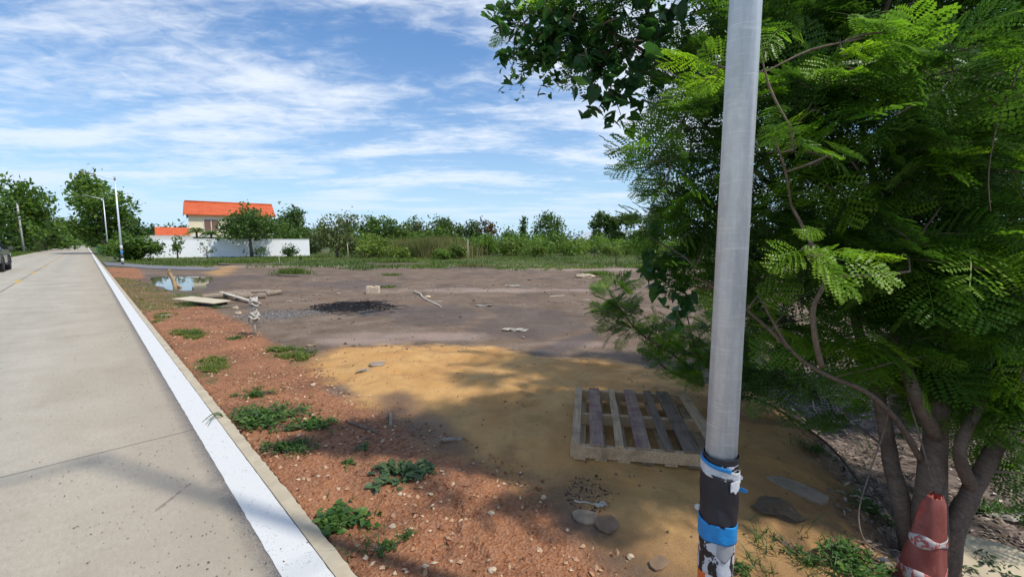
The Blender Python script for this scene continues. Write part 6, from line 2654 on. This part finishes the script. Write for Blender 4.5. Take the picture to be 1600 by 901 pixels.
def dark_tree_behind():
    g = np.random.default_rng(1002)
    b = Vector((4.3, 4.6, hz(4.3, 4.6)))
    t = NearTree('dark_leaved_tree', b, 'dark small leaved tree standing behind the feathery near tree at the right edge')
    t.limb([b + Vector((0, 0, -.1)), b + Vector((.1, 0, .8)), b + Vector((-.1, .1, 1.8)), b + Vector((.0, .1, 3.0)), b + Vector((.1, .1, 4.4))], [.11, .09, .075, .06, .03], 'trunk', 'bark', 21)
    t.limb([b + Vector((.05, 0, .6)), b + Vector((.6, .2, 1.4)), b + Vector((1.2, .2, 2.6)), b + Vector((1.6, .2, 3.6))], [.07, .05, .04, .02], 'limb', 'bark', 22)
    t.limb([b + Vector((.05, 0, .9)), b + Vector((-.6, .1, 1.7)), b + Vector((-1.4, .2, 2.5)), b + Vector((-2.3, .1, 3.2))], [.05, .04, .03, .015], 'limb', 'bark', 23)
    t.limb([b + Vector((-1.4, .2, 2.5)), b + Vector((-1.9, .0, 3.4)), b + Vector((-2.3, .1, 4.3))], [.03, .02, .01], 'limb', 'bark', 24)
    for i in range(420):
        px = g.uniform(1150, 1850)
        py = g.uniform(-160, 470)
        Y = g.uniform(3.6, 5.2)
        if py > 380 and g.random() < .55:
            continue
        t.cluster(at(px, py, Y), g, PINN, 12, g.uniform(.20, .32), g.uniform(.0, .45), 1.2, .3)
    for i in range(60):
        t.cluster(at(g.uniform(1330, 1750), g.uniform(470, 590), g.uniform(3.8, 5.0)), g, PINN, 6, g.uniform(.18, .26), g.uniform(.1, .5), 1.2, .3)
    # outer sprays nearer the camera on the right
    for (px, py, Y) in ((1480, 200, 2.7), (1530, 230, 2.6), (1460, 260, 2.7), (1560, 330, 2.5), (1500, 330, 2.6), (1580, 260, 2.5), (1520, 400, 2.7), (1470, 350, 2.8), (1590, 400, 2.5), (1550, 170, 2.7), (1450, 170, 2.8), (1600, 460, 2.5)):
        for k in range(2):
            t.cluster(at(px + g.uniform(-20, 20), py + g.uniform(-20, 20), Y), g, PINN, 7, g.uniform(.14, .2), g.uniform(.5, .95), .9, .3)
    t.finish('leaf_blue')


dark_tree_behind()


def vine():
    g = np.random.default_rng(1003)
    b = at(1300, 300, BASE.y + .62)
    t = NearTree('climbing_vine', at(1080, 135, BASE.y + .56), 'climbing vine with heart shaped leaves hanging from the upper left branch of the near tree', 'vine')
    t.limb([at(1100, 140, BASE.y + .56), at(1020, 95, BASE.y + .5), at(950, 50, BASE.y + .45), at(880, 25, BASE.y + .4), at(800, 20, BASE.y + .4), at(778, 40, BASE.y + .4)], [.006, .005, .005, .004, .003, .002], 'stem', 'bark_pale', 31, 6)
    t.limb([at(950, 50, BASE.y + .45), at(945, 110, BASE.y + .42), at(960, 150, BASE.y + .42), at(970, 180, BASE.y + .42)], [.004, .003, .003, .002], 'stem', 'bark_pale', 32, 6)
    blobs = [(880, 40, 2.68, .20, 46), (830, 50, 2.68, .15, 30), (800, 20, 2.68, .12, 22), (800, 90, 2.68, .06, 8), (930, 60, 2.66, .20, 44), (990, 60, 2.7, .22, 36), (930, 110, 2.66, .10, 16), (960, 150, 2.66, .09, 13), (1000, 125, 2.7, .12, 14),
             (860, 95, 2.68, .07, 8), (1040, 400, 2.75, .16, 22), (1030, 360, 2.75, .12, 12), (1060, 450, 2.75, .10, 10), (1060, 40, 2.8, .25, 28), (870, -30, 2.7, .25, 30), (1000, -40, 2.7, .25, 26), (1110, 150, 2.8, .2, 12)]
    for c, b_ in blob_points(blobs, g):
        small = b_[0] < 900
        n = 3 if small else 2
        if b_[1] > 300:
            t.cluster(c, g, HEART, n, g.uniform(.06, .10), g.uniform(.1, .5), 1.2, -1.4, 1.2, tw=False)
        else:
            t.cluster(c, g, HEART, n, g.uniform(.045, .075) if small else g.uniform(.055, .105), g.uniform(.0, .75) if small else g.uniform(0, .5), 1.2, -1.2, 1.2, tw=g.random() < .5)
    # tiny leaved sprays in the same tangle
    for i in range(60):
        c = at(g.uniform(775, 1000), g.uniform(-20, 95), g.uniform(2.55, 2.85))
        t.cluster(c, g, OVAL, 26, .028, g.uniform(.3, .9), 1.6, .0, .4, tw=False)
    t.finish('leaf_vine')


vine()


def sapling(name, bx, by, stems, blobs, label, seed, size=(.15, .24), tone=(.25, .7)):
    g = np.random.default_rng(seed)
    b = GD(bx, by)
    t = NearTree(name, (b.x, b.y, b.z), label, 'sapling')
    for i, st in enumerate(stems):
        pts = [Vector((b.x, b.y, b.z - .03))] + [at(px, py, Y) for px, py, Y in st]
        rr_ = [.016 * (1 - .75 * k / (len(pts) - 1)) for k in range(len(pts))]
        t.limb(pts, rr_, 'stem', 'bark', seed + i, 7)
    for c, b_ in blob_points(blobs, g):
        t.cluster(c, g, FROND_LO if False else FROND, 4, g.uniform(*size), g.uniform(*tone), 1.0, .6)
    t.finish('leaf_near')


sapling('feathery_sapling', 1100, 600, [[(1060, 560, 4.1), (1000, 520, 4.0), (960, 470, 4.0)], [(1085, 540, 4.2), (1070, 480, 4.3)], [(1040, 575, 4.2), (1030, 560, 4.1)]],
        [(968, 450, 4.0, .10, 5), (945, 485, 4.0, .14, 7), (980, 485, 4.0, .18, 9), (965, 515, 4.0, .08, 3), (1035, 520, 4.1, .20, 9), (1065, 540, 4.1, .24, 14), (1090, 560, 4.1, .2, 10), (1020, 555, 4.1, .12, 6), (1080, 590, 4.1, .14, 7), (1100, 510, 4.3, .22, 6)],
        'knee high feathery sapling left of the big pole behind the pallet', 1010, (.14, .22), (.35, .8))
sapling('feathery_sapling', 1190, 600, [[(1180, 570, 4.0), (1160, 520, 4.1)], [(1210, 560, 4.0), (1240, 520, 4.0)]],
        [(1180, 560, 4.0, .25, 16), (1165, 595, 3.9, .16, 10), (1215, 540, 4.1, .25, 12), (1170, 500, 4.1, .25, 12)],
        'low feathery sapling just right of the big pole', 1020, (.16, .24), (.2, .6))


# ------------------------------------------------------------------ CONE, LITTER, ROOTS, BOARD
def cone():
    yb = BASE.y - .16
    p = GD(1430, 925)
    r = empty('traffic_cone', (p.x, p.y - .02, p.z + .0))
    tag(r, 'battered faded red traffic cone with two peeling white bands against the near tree trunk', 'traffic cone')
    top = at(1446, 766, p.y)
    H = top.z - p.z
    seg = 28
    rr = random.Random(3)

    def prof(f):
        return .040 + (.110 - .040) * (1 - f) ** 1.0 - .02 * max(0, f - .9) / .1

    def ring_r(a, f):
        return prof(f) * (1 + .10 * math.sin(a * 2 + 1) * (1 - f * .5) + .04 * math.sin(a * 5 + f * 9))

    def ctr(f):
        return Vector((.035 * f * f, .0, H * f))
    g = bmesh.new()
    rows = 22
    rings = []
    for j in range(rows + 1):
        f = j / rows
        ring = []
        for i in range(seg):
            a = 2 * PI * i / seg
            ff = f
            if j == rows:
                ff = f - .05 * rr.random()
            c = ctr(ff)
            q = ring_r(a, ff)
            ring.append(g.verts.new((c.x + q * math.cos(a), c.y + q * math.sin(a), c.z)))
        rings.append(ring)
    for a_, b_ in zip(rings, rings[1:]):
        for i in range(seg):
            f = g.faces.new((a_[i], a_[(i + 1) % seg], b_[(i + 1) % seg], b_[i]))
            f.smooth = True
    bmesh.ops.solidify(g, geom=g.faces[:], thickness=.004)
    MB().add(g).build('body', M['cone'], r)
    for f0, f1 in ((.54, .62), (.22, .31)):
        g = bmesh.new()
        rings = []
        for j in range(4):
            ring = []
            for i in range(seg * 2):
                a = PI * i / seg
                ff = f0 + (f1 - f0) * j / 3 + (.018 * math.sin(a * 3 + j) if j in (0, 3) else 0)
                c = ctr(ff)
                q = ring_r(a, ff) + .003
                ring.append(g.verts.new((c.x + q * math.cos(a), c.y + q * math.sin(a), c.z)))
            rings.append(ring)
        n2 = seg * 2
        for a_, b_ in zip(rings, rings[1:]):
            for i in range(n2):
                fc = g.faces.new((a_[i], a_[(i + 1) % n2], b_[(i + 1) % n2], b_[i]))
                fc.smooth = True
        bmesh.ops.recalc_face_normals(g, faces=g.faces[:])
        bmesh.ops.solidify(g, geom=g.faces[:], thickness=.0015)
        MB().add(g).build('white_band', M['cone_band'], r)
    MB().box(-.15, .15, -.15, .15, -.02, .02, None, .01).build('base', M['cone'], r)


cone()


def leaf_litter():
    g = np.random.default_rng(301)
    poly = Z_LIT
    n = 30000
    X = g.uniform(1.2, 7.0, n)
    Y = g.uniform(.8, 8.0, n)
    d = sdf(poly, X, Y) + (fbm(X * 3, Y * 3, 71, 3) - .5) * .6
    k = (d < .08) & (g.random(n) < np.clip(3.2 / np.hypot(X, Y), .2, 1)) & (fbm(X * 1.8, Y * 1.8, 91, 3) + g.uniform(-.15, .15, n) > .36)
    X, Y = X[k], Y[k]
    n = len(X)
    L = g.uniform(.02, .085, n)
    w = g.uniform(.003, .013, n)
    a = g.uniform(0, 2 * PI, n)
    el = g.uniform(-.12, .45, n)
    P = np.stack([X, Y, height(X, Y) + g.uniform(.004, .022, n)], 1)
    d3 = np.stack([np.cos(a) * np.cos(el), np.sin(a) * np.cos(el), np.sin(el)], 1)
    sd = np.stack([-np.sin(a), np.cos(a), g.uniform(-.5, .5, n)], 1) * w[:, None]
    m1 = P + d3 * (L * .5)[:, None] + np.array([0, 0, 1]) * (L * g.uniform(.02, .2, n))[:, None]
    e = P + d3 * L[:, None]
    Q = np.concatenate([np.stack([P - sd * .4, P + sd * .4, m1 + sd, m1 - sd], 1), np.stack([m1 - sd, m1 + sd, e + sd * .2, e - sd * .2], 1)])
    t = g.random(n) ** 1.3
    o = quads_mesh('leaf_litter', Q, M['litter'], None, np.concatenate([t, t]), (3, 3, 0))
    tag(o, 'dry curled leaves and bark bits carpeting the ground under the near tree', 'leaf litter', kind='stuff')
    # fallen twigs
    m = MB()
    r2 = random.Random(9)
    for i in range(150):
        x, y = r2.uniform(1.5, 5.2), r2.uniform(1.4, 6.0)
        if float(sdf(poly, np.array([x]), np.array([y]))[0]) > .0:
            continue
        a_ = r2.uniform(0, 6.28)
        L_ = r2.uniform(.12, .45)
        pts = [Vector((x + L_ * f * math.cos(a_ + f * .5), y + L_ * f * math.sin(a_ + f * .5), 0)) for f in (0, .35, .7, 1)]
        for q in pts:
            q.z = hz(q.x, q.y) + .012 + r2.uniform(0, .02)
        m.tube(pts, [.005, .0045, .0035, .002], 5, False)
    o = m.build('fallen_twigs', M['bark_pale'])
    tag(o, 'thin fallen twigs strewn under the near tree', 'twigs', kind='stuff')


leaf_litter()

# roots and hanging stems along the bank
def wire(pts, r, name, label, cat, mat='wood_pale', seg=6, seed=1):
    P = [Vector(p) for p in pts]
    o0 = P[0].copy()
    pp_ = smooth_path([p - o0 for p in P], None, 6)
    n = len(pp_)
    o = MB().tube(pp_, [r * (1 - .5 * k / n) for k in range(n)], seg, lumpy=.1, seed=seed).build(name, M[mat], loc=o0)
    return tag(o, label, cat)


Yr = 2.7
wire([GD(1258, 662) + Vector((0, 0, .03)), GD(1240, 652) + Vector((0, 0, .07)), GD(1236, 640) + Vector((0, 0, .04)), GD(1248, 632) + Vector((0, 0, .02))], .010, 'root', 'short curved pale root at the top of the sand bank', 'root', seed=1)
wire([GD(1268, 622) + Vector((0, 0, .16)), GD(1272, 650) + Vector((0, 0, .08)), GD(1300, 664) + Vector((0, 0, .04)), GD(1345, 662) + Vector((0, 0, .05))], .008, 'root', 'long pale root curling out of the bank over the leaf litter', 'root', seed=2)
wire([at(1392, 600, 2.5), at(1385, 660, 2.4), at(1358, 740, 2.3), at(1342, 800, 2.15), at(1352, 845, 2.05), at(1388, 865, 2.0)], .0048, 'hanging_stem', 'thin bare stem hanging in a loop between the bank and the red cone', 'stem', 'bark_pale', seed=3)
wire([at(1405, 560, 2.45), at(1425, 640, 2.35), at(1448, 720, 2.25), at(1455, 750, 2.22)], .006, 'hanging_stem', 'pale bent stem in front of the central dark trunk', 'stem', 'bark_pale', seed=4)
wire([at(1300, 590, 2.5), at(1360, 575, 2.3), at(1420, 560, 2.3), at(1470, 555, 2.3)], .006, 'dead_branch', 'thin dead branch crossing level behind the left trunk', 'branch', 'bark_pale', seed=5)
wire([at(1620, 520, 2.2), at(1592, 600, 2.2), at(1560, 640, 2.3), at(1548, 670, 2.3)], .009, 'hanging_stem', 'grey stem curving down at the right edge', 'stem', 'bark_pale', seed=6)
wire([at(1600, 90, 2.0), at(1560, 190, 2.0), at(1545, 270, 2.0), at(1548, 330, 2.0)], .0035, 'hanging_stem', 'thin pale stem hanging through the leaves at the upper right', 'stem', 'bark_pale', seed=7)
wire([GD(1160, 622) + Vector((0, 0, .02)), GD(1200, 640) + Vector((0, 0, .06)), GD(1290, 700) + Vector((0, 0, .05)), GD(1345, 760) + Vector((0, 0, .02))], .016, 'root', 'dark thick root running along the lip of the bank', 'root', 'bark', seed=8)


def pale_board():
    p = GD(1535, 885)
    o = MB().prism([(-.28, -.10), (-.20, .10), (-.05, .19), (.12, .16), (.26, .02), (.30, -.14), (.10, -.20), (-.12, -.17)], 0, .02, None, .004).build('pale_board', M['cardboard'], loc=(p.x, p.y, p.z + .03), rot=(R(8), R(-6), .2))
    tag(o, 'ragged pale board lying on the ground behind the cone at the lower right', 'board')
    crumpled(1575, 810, .30, .12, .05, 'white torn sheet in the grass at the right edge', 'paper', 'torn_sheet', 'sheet', -.6, 61)
    crumpled(1530, 600, .35, .18, .06, 'white scrap on the ground seen between the trunks at the right', 'paper', 'scrap', 'scrap', -.2, 62)
    crumpled(1110, 545, .18, .12, .04, 'white scrap beside the big pole behind the saplings', 'paper', 'scrap', 'scrap', .4, 63)


pale_board()


# thin dry and green sprouts between the stones
def sprouts():
    g = np.random.default_rng(411)
    poly = Z_GRAV
    X, Y = poly_points(poly, 26000, g)
    s, t_ = road_st(X, Y)
    near_edge = np.clip(1.2 - (t_ - T_EDGE), 0, 1)
    k = (t_ > T_EDGE + .02) & (fbm(X * 1.3, Y * 1.3, 57, 4) + .10 * near_edge + g.uniform(-.04, .04, len(X)) > .60) & (np.hypot(X, Y) < 16)
    X, Y = X[k], Y[k]
    n = len(X)
    pos = np.stack([X, Y, height(X, Y) - .004], 1)
    Q, t = blades('b', pos, g.uniform(.012, .06, n), None, '', '', g, g.uniform(.003, .009, n), 1.8)
    o = quads_mesh('sprouts', Q, M['grass'], None, np.clip(t, .1, 1), (-2, 5, 0))
    tag(o, 'sparse sprouts and dry grass bits between the red gravel', 'sprouts', kind='stuff')


sprouts()


# bits of soil and leaf crumbs blown over the slab, thickest beside the painted line
def road_grit():
    g = np.random.default_rng(511)
    n = 9000
    s = g.uniform(-2.5, 16, n)
    t_ = T_LINE0 - .01 - g.exponential(.42, n)
    k = (t_ > T_LEFT + 1) & (fbm(s * 1.2, t_ * 2.0, 15, 3) + g.uniform(-.15, .15, n) > .44)
    s, t_ = s[k], t_[k]
    on_line = g.random(len(s)) < .05
    t_ = np.where(on_line, g.uniform(T_LINE0, T_EDGE, len(s)), t_)
    n = len(s)
    X = U.x * s + T.x * t_
    Y = U.y * s + T.y * t_
    L = .0015 + .007 * g.random(n) ** 3.5
    a = g.uniform(0, 6.28, n)
    base = np.array([[1, 0, 0], [0, .55, 0], [-1, 0, 0], [0, -.55, 0], [0, 0, .5], [0, 0, -.3]], float)
    F0 = np.array([[0, 1, 4], [1, 2, 4], [2, 3, 4], [3, 0, 4]])
    V = base[None] * L[:, None, None] * g.uniform(.7, 1.3, (n, 6, 1))
    ca, sa = np.cos(a)[:, None], np.sin(a)[:, None]
    P = np.stack([V[..., 0] * ca - V[..., 1] * sa + X[:, None], V[..., 0] * sa + V[..., 1] * ca + Y[:, None], V[..., 2] + .005], -1)
    F = (np.arange(n)[:, None, None] * 6 + F0[None]).reshape(-1, 3)
    o = np_mesh('road_grit', P.reshape(-1, 3) - np.array([-2, 3, 0]), F, M['crumb'], None, np.repeat(g.uniform(.1, .9, n), 4), loc=(-2, 3, 0))
    tag(o, 'dark crumbs of soil and leaf bits scattered on the concrete beside the white line', 'grit', kind='stuff')


road_grit()
